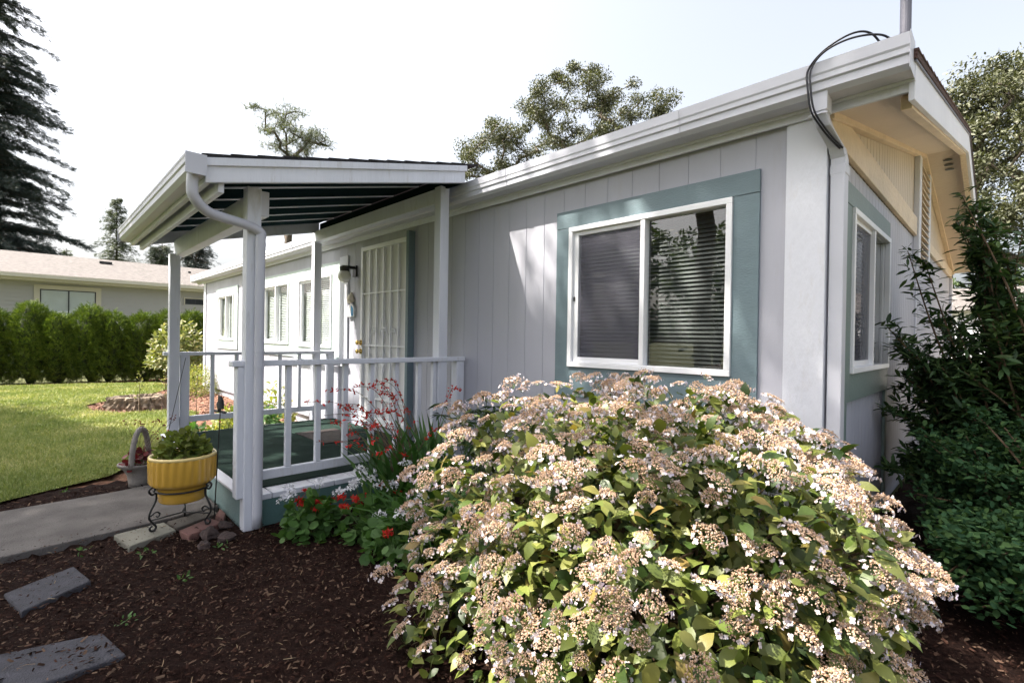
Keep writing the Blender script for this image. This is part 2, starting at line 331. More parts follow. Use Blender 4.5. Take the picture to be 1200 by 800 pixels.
lw = MB(); lw.quad(*[(x, y, .016) for x, y in LAWN]); struct(lw.build('lawn', M['lawn']))
# chips
def inpath(x, y): return (x > -4.06) & (x < -3.06)
K = 95000
a = rng.uniform(0, 1, K); X = rng.uniform(-4.3, 1.7, K); Y = np.where(X > .05, 1.6, -.05)-(3.6+np.where(X > .05, 1.2, 0))*rng.uniform(0, 1, K)
dd = np.hypot(X-.65, Y+2.75); ok = ~inpath(X, Y) & (rng.uniform(0, 1, K) < np.clip(3.4/dd**1.1, .25, 1)); X, Y = X[ok], Y[ok]; K = len(X)
CH_V = [(-.16, 0, 0), (.16, .04, .02), (.2, .9, .05), (-.1, 1, 0), (0, .5, .16)]; CH_F = [(0, 1, 4), (1, 2, 4), (2, 3, 4), (3, 0, 4)]
dn = rng.normal(size=(K, 3))*[1, 1, .35]; nn = rng.normal(size=(K, 3))*.45+[0, 0, 1]
def hz(X, Y, amp): return amp*(np.sin(X*5.1+2*np.sin(Y*3.3))*np.sin(Y*4.7+1.3*np.sin(X*2.7))*.5)
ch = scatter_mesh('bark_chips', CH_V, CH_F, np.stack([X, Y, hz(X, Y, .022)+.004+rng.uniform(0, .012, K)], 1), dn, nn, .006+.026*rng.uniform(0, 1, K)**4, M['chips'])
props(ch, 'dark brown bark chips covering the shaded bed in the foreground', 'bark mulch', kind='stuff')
K = 2000; X = rng.uniform(-4.0, .6, K); Y = -.3-3.2*rng.uniform(0, 1, K); ok = ~inpath(X, Y); X, Y = X[ok], Y[ok]; K = len(X)
ST_V = [(-.03, 0, 0), (.03, 0, 0), (.10, .5, .06), (.04, .5, .06), (.0, 1, .02)]; ST_F = [(0, 1, 2, 3), (3, 2, 4)]
ch = scatter_mesh('dry_debris', ST_V, ST_F, np.stack([X, Y, hz(X, Y, .022)+.02+rng.uniform(0, .01, K)], 1), rng.normal(size=(K, 3))*[1, 1, .12], rng.normal(size=(K, 3))*.5+[0, 0, 1], .012+.042*rng.uniform(0, 1, K)**3, M['straw'])
props(ch, 'thin pale straw and twig litter lying on the dark mulch', 'litter', kind='stuff')
K = 900; X = rng.uniform(-3.25, -1.6, K); Y = rng.uniform(-2.9, -1.8, K)
ch = scatter_mesh('mulch_crumbs', CH_V, CH_F, np.stack([X, Y, np.full(K, .032)+rng.uniform(0, .008, K)], 1), rng.normal(size=(K, 3))*[1, 1, .2], rng.normal(size=(K, 3))*.3+[0, 0, 1], .006+.016*rng.uniform(0, 1, K)**2, M['chips'])
props(ch, 'bark crumbs spilled over the paving slabs and stepping stones', 'bark mulch', kind='stuff')
K = 9000; X = rng.uniform(-12.5, -5.5, K); Y = rng.uniform(-2.4, .0, K); ok = ~inpoly(X, Y, LAWN); X, Y = X[ok], Y[ok]; K = len(X)
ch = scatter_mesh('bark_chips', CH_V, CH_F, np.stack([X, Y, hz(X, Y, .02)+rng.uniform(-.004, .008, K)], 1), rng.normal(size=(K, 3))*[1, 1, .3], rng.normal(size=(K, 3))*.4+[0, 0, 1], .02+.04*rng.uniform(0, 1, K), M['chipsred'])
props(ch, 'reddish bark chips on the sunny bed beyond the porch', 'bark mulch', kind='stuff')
# walkway
gv = MB(); gv.quad((1.9, .2, .012), (7, .2, .012), (7, 14, .012), (1.9, 14, .012)); struct(gv.build('bounce_ground', M['tan']))  # unseen tan sheet added to bounce warm light onto the gable soffit
wk = MB(); wk.prism([(-4.03, -6), (-3.085, -6), (-3.07, -2.9), (-3.13, -2.31), (-3.2, -1.80), (-4.15, -1.80), (-4.06, -2.3), (-4.03, -2.9)], 'z', -.05, .035)
struct(wk.build('path', M['concrete'], bevel=.008))
# grass
K = 170000; r_ = rng.uniform(0, 1, K)**1.5; X = -4.3-r_*11; Y = rng.uniform(-3.9, .2, K); ok = inpoly(X, Y, LAWN) & (Y > -2.95-.035*(-X)*1.0-.15); X, Y = X[ok], Y[ok]; K = len(X)
dn = rng.normal(size=(K, 3))*.45+[0, 0, 1]; nn = rng.normal(size=(K, 3))
far = np.clip((-X-4)/10, 0, 1)
gr = scatter_mesh('grass', BLADE_V, BLADE_F, np.stack([X, Y, np.full(K, .012)], 1), dn, nn, np.stack([.05+.16*far, .022+.03*rng.uniform(0, 1, K), .05+0*far], 1), M['grass'])
props(gr, 'short mown lawn grass beside the walkway', 'grass', kind='stuff')

# ---------------------------------------------------------------- the manufactured home
home = thing('mobile_home', 'pale grey manufactured home with teal window surrounds and white gutters behind the hydrangea', 'house', (-5.9, 3.6, 0))
XL, YB, HW = -11.75, 7.2, 2.34
def siding(name, along, a0, a1, z0, ztop, openings, pitch, mat, depth=.0035, gw=.005, sign=1):
    """grooved sheet; along 'x': plane y=0 facing -y; along 'y': plane x=0 facing +x"""
    br = {a0, a1}; k = a0
    gro = []
    while k < a1-.02:
        k += pitch
        if k < a1-.02: gro.append((k, k+gw)); br |= {k, k+gw}
    for o in openings: br |= {o[0], o[1]}
    br = sorted(br); mb = MB()
    def P(a, d, z): return (a, d, z) if along == 'x' else (-d, a, z)
    for u0, u1 in zip(br[:-1], br[1:]):
        mid = (u0+u1)/2; isg = any(q[0] <= mid <= q[1] for q in gro); d = depth if isg else 0
        segs = [(z0, None)]
        for o in sorted([o for o in openings if o[0] <= mid <= o[1]], key=lambda o: o[2]):
            b = segs.pop(); segs += [(b[0], o[2]), (o[3], None)]
        for (b, t) in segs:
            t0 = ztop(u0) if t is None else t; t1 = ztop(u1) if t is None else t
            pts = [P(u0, d, b), P(u1, d, b), P(u1, d, t1), P(u0, d, t0)]
            mb.quad(*(pts if along == 'x' else pts))
            if isg:
                mb.quad(P(u0, 0, b), P(u0, d, b), P(u0, d, t0), P(u0, 0, t0)); mb.quad(P(u1, d, b), P(u1, 0, b), P(u1, 0, t1), P(u1, d, t1))
    return mb.build(name, mat, home)
# windows: (x0,x1,z0,z1)
WN = (-1.552, -.418, 1.040, 2.019)
WA = (-6.46, -5.38, 1.075, 2.02); WB = (-7.95, -6.82, 1.095, 2.02); WC = (-10.6, -9.56, 1.12, 2.0)
DO = (-4.57, -3.59, .25, 2.24)
GW = (.56, 1.735, 1.06, 2.0)
ins = lambda o, k=.03: (o[0]+k, o[1]-k, o[2]+k, o[3]-k)
siding('front_wall', 'x', XL, 0, .12, lambda u: HW+.1, [ins(WN), ins(WA), ins(WB), ins(WC), DO], .1875, M['siding'])
rake = lambda y: 2.27+.215*(y+.1) if y < 3.6 else 2.27+.215*3.7-.215*(y-3.6)
siding('gable_wall', 'y', 0, YB, .12, lambda y: 2.24, [ins(GW)], .1016, M['siding'])
siding('upper_gable_wall', 'y', 0, YB, 2.245, lambda y: rake(y)+.06, [], .1016, M['gsiding'], .007, .010)
mb = MB(); mb.quad((XL, 0, .1), (XL, YB, .1), (XL, YB, 3), (XL, 0, 2.4)); mb.quad((XL, YB, .1), (0, YB, .1), (0, YB, 2.4), (XL, YB, 2.4)); mb.build('rear_wall', M['siding'], home)
mb = MB(); mb.box(XL+.05, -.05, .05, YB-.05, .02, .1); mb.box(XL+.05, -.05, 2.3, 2.36, .1, 2.3); mb.box(-2.2, -2.14, .1, 2.3, .1, 2.3); mb.box(XL+.1, -.1, .1, YB-.1, 2.31, 2.35); mb.box(-2.0, -1.9, 2.4, 7, .1, 2.3); mb.build('interior', M['darkroom'], home)
mb = MB(); mb.box(XL, -.0, .035, .08, -.02, .13); mb.box(-.08, -.03, .08, YB, -.02, .13); mb.build('foundation_skirt', M['siding'], home)
# corner boards
mb = MB(); mb.box(-.157, .022, -.022, -.001, .1, 2.355); mb.box(.001, .0225, -.001, .062, .1, 2.24); mb.build('corner_board', M['white'], home, bevel=.003)
mb = MB(); mb.box(XL-.02, XL+.13, -.022, -.001, .1, 2.355); mb.build('corner_board', M['white'], home, bevel=.003)
# fascia with crown step and gutter
mb = MB(); mb.box(XL-.5, .3505, -.040, -.024, 2.325, 2.47); mb.box(XL-.5, .3515, -.056, -.0405, 2.36, 2.47); mb.build('fascia', M['white'], home, bevel=.002)
def gutter_prof(y, z, h=.145, d=.125): # outline (y,z) closed thin channel, front at y-d
    f = y-d
    outer = [(y, z+h), (y, z), (f+.035, z), (f+.012, z+.02), (f+.012, z+.055), (f+.004, z+.062), (f+.004, z+.085), (f, z+.095), (f, z+h), (f+.014, z+h+.004)]
    inner = [(f+.014, z+h-.006), (f+.008, z+h-.008), (f+.008, z+.1), (f+.012, z+.085), (f+.012, z+.064), (f+.02, z+.055), (f+.02, z+.024), (f+.038, z+.006), (y-.004, z+.006), (y-.004, z+h)]
    return outer+inner
gt = MB(); gt.prism(gutter_prof(-.0575, 2.372), 'x', XL-.5, .345)
gut = gt.build('gutter', M['metalwhite'], home)
mb = MB(); mb.box(.3455, .349, -.186, -.052, 2.368, 2.523)
for xq in (-2.9, 0): pass
mb.build('end_cap', M['metalwhite'], gut, bevel=.002)
for xs in (-9.2, -6.3, -2.05, -.66):
    mb = MB(); mb.prism([(q[0]-.003 if q[0] < -.12 else q[0], q[1]-.002) for q in gutter_prof(-.0575, 2.372)[:10]]+[(-.168, 2.372+.14), (-.165, 2.5), (-.158, 2.4), (-.14, 2.375), (-.0575, 2.374)], 'x', xs-.05, xs+.0); mb.build('seam', M['metalwhite'], gut)
# rake boards + soffit
OVX = .35
mb = MB()
def slab(y0, y1, dz0, dz1, x0, x1): mb.hexa([(x0, y0, rake(y0)+dz0), (x1, y0, rake(y0)+dz0), (x1, y1, rake(y1)+dz0), (x0, y1, rake(y1)+dz0), (x0, y0, rake(y0)+dz1), (x1, y0, rake(y0)+dz1), (x1, y1, rake(y1)+dz1), (x0, y1, rake(y1)+dz1)])
slab(-.05, 3.6, -.0, .165, OVX-.022, OVX); slab(3.6, YB+.1, -.0, .165, OVX-.022, OVX); mb.build('rake_board', M['white'], home, bevel=.002)
mb = MB(); slab(.08, 3.6, -.012, .05, OVX-.065, OVX-.0235); slab(3.6, YB+.1, -.012, .05, OVX-.065, OVX-.0235); mb.build('rake_trim', M['creamboard'], home, bevel=.002)
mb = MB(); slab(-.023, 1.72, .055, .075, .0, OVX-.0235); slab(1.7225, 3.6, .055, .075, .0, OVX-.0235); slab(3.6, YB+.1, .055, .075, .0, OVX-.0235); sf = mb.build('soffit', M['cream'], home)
mb = MB(); slab(-.0, 3.6, .02, .056, .003, .045); slab(3.6, YB+.05, .02, .056, .003, .045); mb.build('soffit_moulding', M['creamboard'], home, bevel=.002)
for k in range(3): mb = MB(); mb.lathe([(.036, 0), (.036, .003)], (.19, 3.78+.10*k, rake(3.78+.10*k)+.049), 20); mb.build('vent_hole', M['black'], sf)
# roof
mb = MB(); slab(-.1, 3.6, .166, .195, XL-.45, OVX+.012); slab(3.6, YB+.3, .166, .195, XL-.45, OVX+.012)
ro = mb.build('roof', M['redshingle'], home)
mb = MB(); slab(-.09, 3.6, .157, .1655, OVX+.0005, OVX+.008); slab(3.6, YB+.1, .157, .1655, OVX+.0005, OVX+.008); mb.build('drip_edge', M['mast'], ro)
mb = MB(); yy = -.1
while yy < 3.5: mb.hexa([(OVX-.2, yy, rake(yy)+.1955), (OVX+.016, yy, rake(yy)+.1955), (OVX+.016, yy+.14, rake(yy+.14)+.1955), (OVX-.2, yy+.14, rake(yy+.14)+.1955), (OVX-.2, yy, rake(yy)+.207), (OVX+.016, yy, rake(yy)+.207), (OVX+.016, yy+.14, rake(yy+.14)+.197), (OVX-.2, yy+.14, rake(yy+.14)+.197)]); yy += .145
mb.build('shingle_course', M['redshingle'], ro)
# gable band, ridge trim, louvre
mb = MB(); mb.box(.0015, .03, .03, 3.13, 2.245, 2.41); mb.build('band_board', M['creamboard'], home, bevel=.004)
mb = MB(); mb.box(.0015, .03, 4.05, YB, 2.23, 2.34); mb.build('band_board', M['creamboard'], home, bevel=.004)
mb = MB(); mb.box(.0015, .045, 3.135, 3.28, 2.02, rake(3.2)+.02); mb.build('vertical_trim', M['white'], home, bevel=.004)
mb = MB(); mb.box(.0015, .045, 3.9, 4.04, 2.02, rake(4.0)+.02); mb.build('vertical_trim', M['white'], home, bevel=.004)
mb = MB(); zz = 2.1
while zz < 2.95: mb.hexa([(.002, 3.29, zz), (.05, 3.29, zz-.03), (.05, 3.89, zz-.03), (.002, 3.89, zz), (.002, 3.29, zz+.012), (.05, 3.29, zz-.018), (.05, 3.89, zz-.018), (.002, 3.89, zz+.012)]); zz += .065
mb.build('louvre_panel', M['creamboard'], home)
mb = MB(); mb.box(.0015, .012, 3.33, 3.36, .1, 2.02); mb.build('joint_strip', M['white'], home)
mb = MB(); mb.box(.001, .03, YB-.12, YB+.02, .1, 2.3); mb.build('corner_board', M['white'], home, bevel=.003)
# house downspout
def rect_duct(mb, pts, wx, wy):
    pts = [Vector(p) for p in pts]; b = len(mb.v)
    for p in pts: mb.v += [(p.x-wx, p.y-wy, p.z), (p.x+wx, p.y-wy, p.z), (p.x+wx, p.y+wy, p.z), (p.x-wx, p.y+wy, p.z)]
    for i in range(len(pts)-1):
        for j in range(4): a_ = b+i*4+j; c_ = b+i*4+(j+1) % 4; mb.f.append((a_, c_, c_+4, a_+4)); mb.mi.append(0)
    mb.f.append((b, b+3, b+2, b+1)); mb.mi.append(0)
    e = b+4*(len(pts)-1); mb.f.append((e, e+1, e+2, e+3)); mb.mi.append(0)
mb = MB(); rect_duct(mb, [(.016, -.12, 2.46), (.016, -.12, 2.285), (.030, -.095, 2.235), (.058, .005, 2.16), (.062, .035, 2.115), (.062, .038, .1)], .030, .038)
ds = mb.build('downspout', M['metalwhite'], home, bevel=.004)
mb = MB(); rect_duct(mb, [(.062, .0375, 2.085), (.062, .0375, 2.04)], .033, .041); mb.build('elbow_joint', M['metalwhite'], ds, bevel=.003)
mb = MB(); rect_duct(mb, [(.016, -.12, 2.42), (.016, -.12, 2.30)], .0345, .042); mb.build('elbow_joint', M['metalwhite'], ds, bevel=.003)
# mast & cables
mb = MB(); mb.tube([(.27, .30, 2.45), (.27, .30, 3.6)], .023, 16); mb.tube([(.27, .30, 2.54), (.27, .30, 2.57)], .05, 16); mb.build('mast', M['mast'], home, smooth=False)
def spline(pts, n=8):
    P = [Vector(p) for p in pts]; P = [P[0]]+P+[P[-1]]; out = []
    for i in range(1, len(P)-2):
        for k in range(n):
            t = k/n; a_, b_, c_, d_ = P[i-1:i+3]
            out.append(.5*((2*b_)+(-a_+c_)*t+(2*a_-5*b_+4*c_-d_)*t*t+(-a_+3*b_-3*c_+d_)*t**3))
    out.append(P[-2]); return out
for dx, top in ((0, .0), (.012, -.02)):
    mb = MB(); mb.tube(spline([(.255+dx*4, -.10, 2.50), (.215+dx*3, -.17, 2.565+top*1.0), (.15, -.195, 2.585+top), (.05, -.20, 2.555+top*.4), (-.02+dx, -.195, 2.49), (-.02+dx, -.20, 2.40), (-.008+dx, -.185, 2.30), (.02+dx, -.145, 2.235), (.045+dx, -.09, 2.19), (.075+dx, -.03, 2.15)]), .0044, 8)
    mb.build('cable', M['blackcable'], home, smooth=True)
mb = MB(); mb.box(-.021, .053, -.165, -.161, 2.285, 2.29); mb.build('cable_tie', M['metalwhite'], home); mb = MB(); mb.box(.0285, .0965, -.006, -.003, 2.12, 2.125); mb.build('cable_tie', M['metalwhite'], home)

# windows -----------------------------------------------------------
def T(along, a, d, z): return (a, -d, z) if along == 'x' else (d, a, z)      # d = distance out of the wall
def wbox(mb, al, a0, a1, d0, d1, z0, z1):
    p, q = T(al, a0, d0, z0), T(al, a1, d1, z1); mb.box(p[0], q[0], p[1], q[1], p[2], q[2])
def make_window(al, W, tealm, label, surround=None, blind='dark', slide=True, fw=.034, screen=True, flat=False):
    a0, a1, z0, z1 = W; mid = (a0+a1)/2+.02; fr = MB()
    dd = .034
    wbox(fr, al, a0, a1, .001, dd, z0, z0+fw); wbox(fr, al, a0, a1, .001, dd, z1-fw, z1); wbox(fr, al, a0, a0+fw, .001, dd-.001, z0+fw, z1-fw); wbox(fr, al, a1-fw, a1, .001, dd-.001, z0+fw, z1-fw)
    wbox(fr, al, mid-.016, mid+.016, -.03, dd-.004, z0+fw, z1-fw)
    # reveal
    wbox(fr, al, a0+fw, a1-fw, -.07, .0, z0+fw-.006, z0+fw); wbox(fr, al, a0+fw, a1-fw, -.07, 0, z1-fw, z1-fw+.006); wbox(fr, al, a0+fw-.006, a0+fw, -.07, 0, z0+fw, z1-fw); wbox(fr, al, a1-fw, a1-fw+.006, -.07, 0, z0+fw, z1-fw)
    f = fr.build('window', M['vinyl'], home, bevel=.003, label=label)
    g = MB(); g.quad(T(al, mid+.017, -.012, z0+fw), T(al, a1-fw, -.012, z0+fw), T(al, a1-fw, -.012, z1-fw), T(al, mid+.017, -.012, z1-fw)); g.build('pane', M['glass'], f)
    g = MB(); g.quad(T(al, a0+fw+.04, -.006, z0+fw+.035), T(al, mid-.017, -.006, z0+fw+.035), T(al, mid-.017, -.006, z1-fw-.03), T(al, a0+fw+.04, -.006, z1-fw-.03)); g.build('pane', M['glass'], f)
    s = MB(); A0, A1, Z0, Z1 = a0+fw+.001, mid-.0165, z0+fw+.001, z1-fw-.001
    wbox(s, al, A0, A0+.04, -.02, .012, Z0, Z1); wbox(s, al, A0+.04, A1, -.02, .011, Z0, Z0+.034); wbox(s, al, A0+.04, A1, -.02, .011, Z1-.028, Z1)
    s.build('sash', M['vinyl'], f, bevel=.002)
    if screen:
        s = MB(); s.quad(T(al, A0+.038, .004, Z0+.033), T(al, A1, .004, Z0+.033), T(al, A1, .004, Z1-.027), T(al, A0+.038, .004, Z1-.027)); sc = s.build('insect_screen', M['screen2'], f)
        s = MB(); wbox(s, al, A0+.006, A0+.016, .012, .02, (Z0+Z1)/2-.03, (Z0+Z1)/2); s.build('latch', M['black'], f)
    b = MB(); zz = z0+fw; th = .5
    while zz < z1-fw:
        p = [(a0+fw+.005, -.045, zz), (a1-fw-.005, -.045, zz), (a1-fw-.005, -.052-.004, zz+.021), (a0+fw+.005, -.052-.004, zz+.021)]
        b.quad(*[T(al, q[0], q[1], q[2]) for q in p]); zz += .0255
    b.build('blind', M['blind'] if blind == 'dark' else M['blindw'], f)
    if surround:
        s0, s1, b0, b1, hz_ = surround; t = MB()
        wbox(t, al, s0, s1, .001, .02, hz_, b1); wbox(t, al, s0, a0-.0005, .001, .0185, b0, hz_-.003); wbox(t, al, a1+.0005, s1, .001, .0185, b0, hz_-.003)
        wbox(t, al, a0-.0005, a1+.0005, .001, .0185, z1+.001, hz_-.001); wbox(t, al, a0, a1, .001, .0185, b0, z0-.001)
        t.build('window_trim', tealm, f, bevel=.003)
    return f
M['screen2'] = glassmat('x'); bpy.data.materials.remove(M['screen2'])
def screenmat():
    m, t, p = newmat('fine insect screen'); p.inputs['Base Color'].default_value = (.085, .085, .115, 1); p.inputs['Roughness'].default_value = .6
    tr = N(t, 'ShaderNodeBsdfTransparent'); mx = N(t, 'ShaderNodeMixShader'); mx.inputs[0].default_value = .55
    t.links.new(tr.outputs[0], mx.inputs[1]); t.links.new(p.outputs[0], mx.inputs[2]); t.links.new(mx.outputs[0], t.nodes['Material Output'].inputs[0]); return m
M['screen2'] = screenmat()
make_window('x', WN, M['teal'], 'large sliding window with teal surround above the hydrangea', (-1.672, -.282, .83, 2.142, 2.0215+.001))
make_window('y', GW, M['tealg'], 'sliding window with greyed teal surround on the shaded gable end', (.377, 1.78, .90, 2.122, 2.004))
tl = MB(); wbox(tl, 'y', .377, .50, .001, .0185, .12, .899); tl.build('trim_leg', M['tealg'], home, bevel=.003); tl = MB(); wbox(tl, 'y', 1.70, 1.78, .001, .0185, .12, .899); tl.build('trim_leg', M['tealg'], home, bevel=.003)
for W_, lb in ((WA, 'sunlit window nearest the porch lamp'), (WB, 'sunlit window second from the porch lamp'), (WC, 'small sunlit window near the far end of the wall')):
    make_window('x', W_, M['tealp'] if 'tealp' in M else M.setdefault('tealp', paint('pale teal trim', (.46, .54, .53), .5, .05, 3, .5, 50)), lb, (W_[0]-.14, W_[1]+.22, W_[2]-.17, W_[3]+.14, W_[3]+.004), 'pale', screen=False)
mb = MB(); mb.box(-5.16, -4.95, -.024, -.001, .9, 2.2); mb.build('white_trim', M['white'], home, bevel=.003)
mb = MB(); mb.box(-6.75, -4.93, -.055, -.0245, .865, .895); mb.build('sill_board', M['white'], home, bevel=.003)
# the door ----------------------------------------------------------
x0, x1, z0, z1 = DO
mb = MB(); mb.box(x0, x1, .04, .07, z0, z1); mb.box(x0-.002, x0+.02, .0, .07, z0, z1); mb.box(x1-.02, x1+.002, 0, .07, z0, z1); mb.box(x0, x1, 0, .07, z1-.02, z1+.01); mb.build('entry_door', M['doorpanel'], home, bevel=.003)
mb = MB(); mb.box(x1+.001, x1+.05, -.075, -.0, z0-.05, z1+.05); mb.build('door_trim', M['teal'], home, bevel=.004)
mb = MB(); mb.box(x0-.03, x0-.0, -.03, -.0, z0, z1+.02); mb.build('door_trim', M['white'], home, bevel=.004)
sd = MB(); sd.box(x0, x0+.045, -.05, -.012, z0+.02, z1); sd.box(x1-.045, x1, -.05, -.012, z0+.02, z1); sd.box(x0+.045, x1-.045, -.0495, -.0125, z1-.045, z1); sd.box(x0+.045, x1-.045, -.0495, -.0125, z0+.02, z0+.09)
sdo = sd.build('security_door', M['vinyl'], home, bevel=.003)
def perf():
    m, t, p = newmat('white perforated mesh'); p.inputs['Base Color'].default_value = (.62, .62, .64, 1)
    tc = N(t, 'ShaderNodeTexCoord'); v = N(t, 'ShaderNodeTexVoronoi'); v.inputs['Scale'].default_value = 130; v.inputs['Randomness'].default_value = 0; t.links.new(tc.outputs['Object'], v.inputs[0])
    r = ramp(t, [(.30, (0, 0, 0)), (.34, (1, 1, 1))]); t.links.new(v.outputs['Distance'], r.inputs[0])
    tr = N(t, 'ShaderNodeBsdfTransparent'); mx = N(t, 'ShaderNodeMixShader'); t.links.new(r.outputs[0], mx.inputs[0]); t.links.new(tr.outputs[0], mx.inputs[1]); t.links.new(p.outputs[0], mx.inputs[2]); t.links.new(mx.outputs[0], t.nodes['Material Output'].inputs[0]); return m
mb = MB(); mb.quad((x0+.045, -.02, z0+.09), (x1-.045, -.02, z0+.09), (x1-.045, -.02, z1-.045), (x0+.045, -.02, z1-.045)); mb.build('mesh_panel', perf(), sdo)
for k in range(5):
    xb = x0+.045+(x1-x0-.09)*(k+1)/6; mb = MB(); mb.box(xb-.008, xb+.008, -.044, -.028, z0+.09, z1-.045); mb.build('bar', M['vinyl'], sdo)
for zb in (1.71, 1.13, .55):
    mb = MB(); mb.box(x0+.045, x1-.045, -.0435, -.0285, zb-.008, zb+.008); mb.build('cross_bar', M['vinyl'], sdo)
def scroll(cx, cz, r, fl, fz):
    pts = [(cx+fl*(r*(1-t/9)*math.cos(t)), -.036, cz+fz*(r*(1-t/9)*math.sin(t)+r*t*.25)) for t in np.linspace(0, 6.2, 22)]
    return pts
mb = MB(); cx_ = (x0+x1)/2
for cx, r in ((cx_, .07), (cx_-.2, .05), (cx_+.2, .05)):
    for fl in (-1, 1):
        for fz in (-1, 1): mb.tube(scroll(cx, 1.13+fz*.12, r, fl, fz), .005, 6)
mb.tube([(cx_-.0, -.036, 1.5), (cx_-.07, -.036, 1.3), (cx_, -.036, 1.13), (cx_+.07, -.036, 1.3), (cx_, -.036, 1.5)], .005, 6)
mb.tube([(cx_-.0, -.036, .76), (cx_-.07, -.036, .96), (cx_, -.036, 1.13), (cx_+.07, -.036, .96), (cx_, -.036, .76)], .005, 6)
mb.build('scroll_ornament', M['vinyl'], sdo, smooth=True)
for zk in (1.16, 1.06):
    mb = MB(); mb.tube([(x0+.03, -.05, zk), (x0+.03, -.065, zk), (x0+.03, -.075, zk), (x0+.03, -.10, zk), (x0+.03, -.112, zk)], [.03, .03, .013, .03, .018], 14); mb.build('knob', M['brass'], sdo, smooth=True)
# wall lamp
mb = MB(); mb.box(-4.83, -4.75, -.02, -.002, 1.93, 2.06); mb.box(-4.81, -4.77, -.17, -.02, 2.02, 2.05); mb.lathe([(.05, 0), (.055, .05), (.02, .06)], (-4.79, -.14, 1.985), 16)
lamp = mb.build('wall_lamp', M['black'], home)
mb = MB(); mb.blob((-4.79, -.14, 1.925), (.075, .075, .075), 18, 12, 0); mb.build('globe', M['frost'], lamp, smooth=True)
th = thing('wall_ornament', 'small cream ceramic hook ornament on the wall below the porch lamp', 'wall ornament', (-4.85, -.03, 1.65))
mb = MB(); mb.tube([(-4.85, -.02, 1.75), (-4.85, -.03, 1.70), (-4.83, -.035, 1.66), (-4.87, -.035, 1.64)], [.012, .035, .05, .03], 10); mb.build('plaque', M['orn'], th, smooth=True)
th = thing('thermometer', 'small white and blue thermometer hanging on the wall beside the front door', 'thermometer', (-4.85, -.03, 1.5))
mb = MB(); mb.prism([(-4.93, 1.46), (-4.77, 1.46), (-4.77, 1.56), (-4.80, 1.60), (-4.85, 1.62), (-4.90, 1.60), (-4.93, 1.56)], 'y', -.03, -.002); mb.build('case', M['vinyl'], th, bevel=.003)
mb = MB(); mb.prism([(-4.83, 1.47), (-4.785, 1.47), (-4.785, 1.555), (-4.82, 1.59), (-4.84, 1.59)], 'y', -.033, -.0305); mb.build('dial', M['blue'], th)
# lower teal board and flue on the roof
mb = MB(); mb.box(-2.95, -2.87, 3.0, 3.1, 3.1, 3.2)

# ---------------------------------------------------------------- porch
PX, PY, PF = -2.725, -1.72, -5.20
porch = thing('covered_porch', 'white post covered porch with green deck and shed roof over the front door', 'porch', (-4, -1, 0))
DT = .205
mb = MB()
yy = -1.75
while yy < -.06:                                      # deck planks run along x
    mb.box(-5.32, -2.70, yy, min(yy+.132, -.05), DT-.035, DT); yy += .14
mb.build('deck_boards', M['white'], porch, bevel=.003)
mb = MB(); mb.box(-5.26, -2.85, -1.715, -.055, DT+.001, DT+.010); mb.build('carpet', M['carpet'], porch, bevel=.003)
mb = MB(); mb.box(-5.33, -2.735, -1.785, -1.753, .0, DT-.004); mb.build('front_skirt', M['deckgreen_lit'] if 'deckgreen_lit' in M else M.setdefault('deckgreen_lit', paint('lit deck green paint', (.17, .25, .25), .5, .06, 4, .4, 40, dirt=(.1, .1, .08), dirtamt=.4)), porch, bevel=.003)  # same skirt paint, paler because light on the front face is in the colour
mb = MB(); mb.box(-2.733, -2.702, -1.785, -.05, .0, DT-.037); mb.build('side_skirt', M['deckgreen'], porch, bevel=.003)
mb = MB(); mb.box(-5.34, -2.735, -1.80, -1.7525, DT-.003, DT+.012); mb.build('front_edging', M['white'], porch, bevel=.003)
mb = MB(); mb.box(-5.36, -5.332, -1.785, -.05, 0, DT-.03); mb.build('side_skirt', M['deckgreen'], porch)
def post(x, y, z0, z1, w=.044, name='post'):
    mb = MB(); mb.box(x-w, x+w, y-w, y+w, z0, z1); return mb.build(name, M['postwhite'], porch, bevel=.006)
post(PX+.01, PY-.03, 0, 2.15, .042)
post(PF, PY, DT, 2.02); post(PX-.02, -.262, DT, 2.50, .045); post(-5.28, -.262, DT, 2.35)
# beams
mb = MB(); mb.box(-5.24, PX-.035, PY-.0, PY+.085, 2.0, 2.16); mb.build('outer_beam', M['postwhite'], porch, bevel=.004)
mb = MB(); mb.box(-5.33, PX-.07, -.305, -.22, 2.36, 2.485); mb.build('wall_beam', M['postwhite'], porch, bevel=.004)
mb = MB(); mb.box(-5.2, -2.5, -.262, -.236, 2.4855, 2.575); mb.build('frieze_board', M['soffdark'], porch)
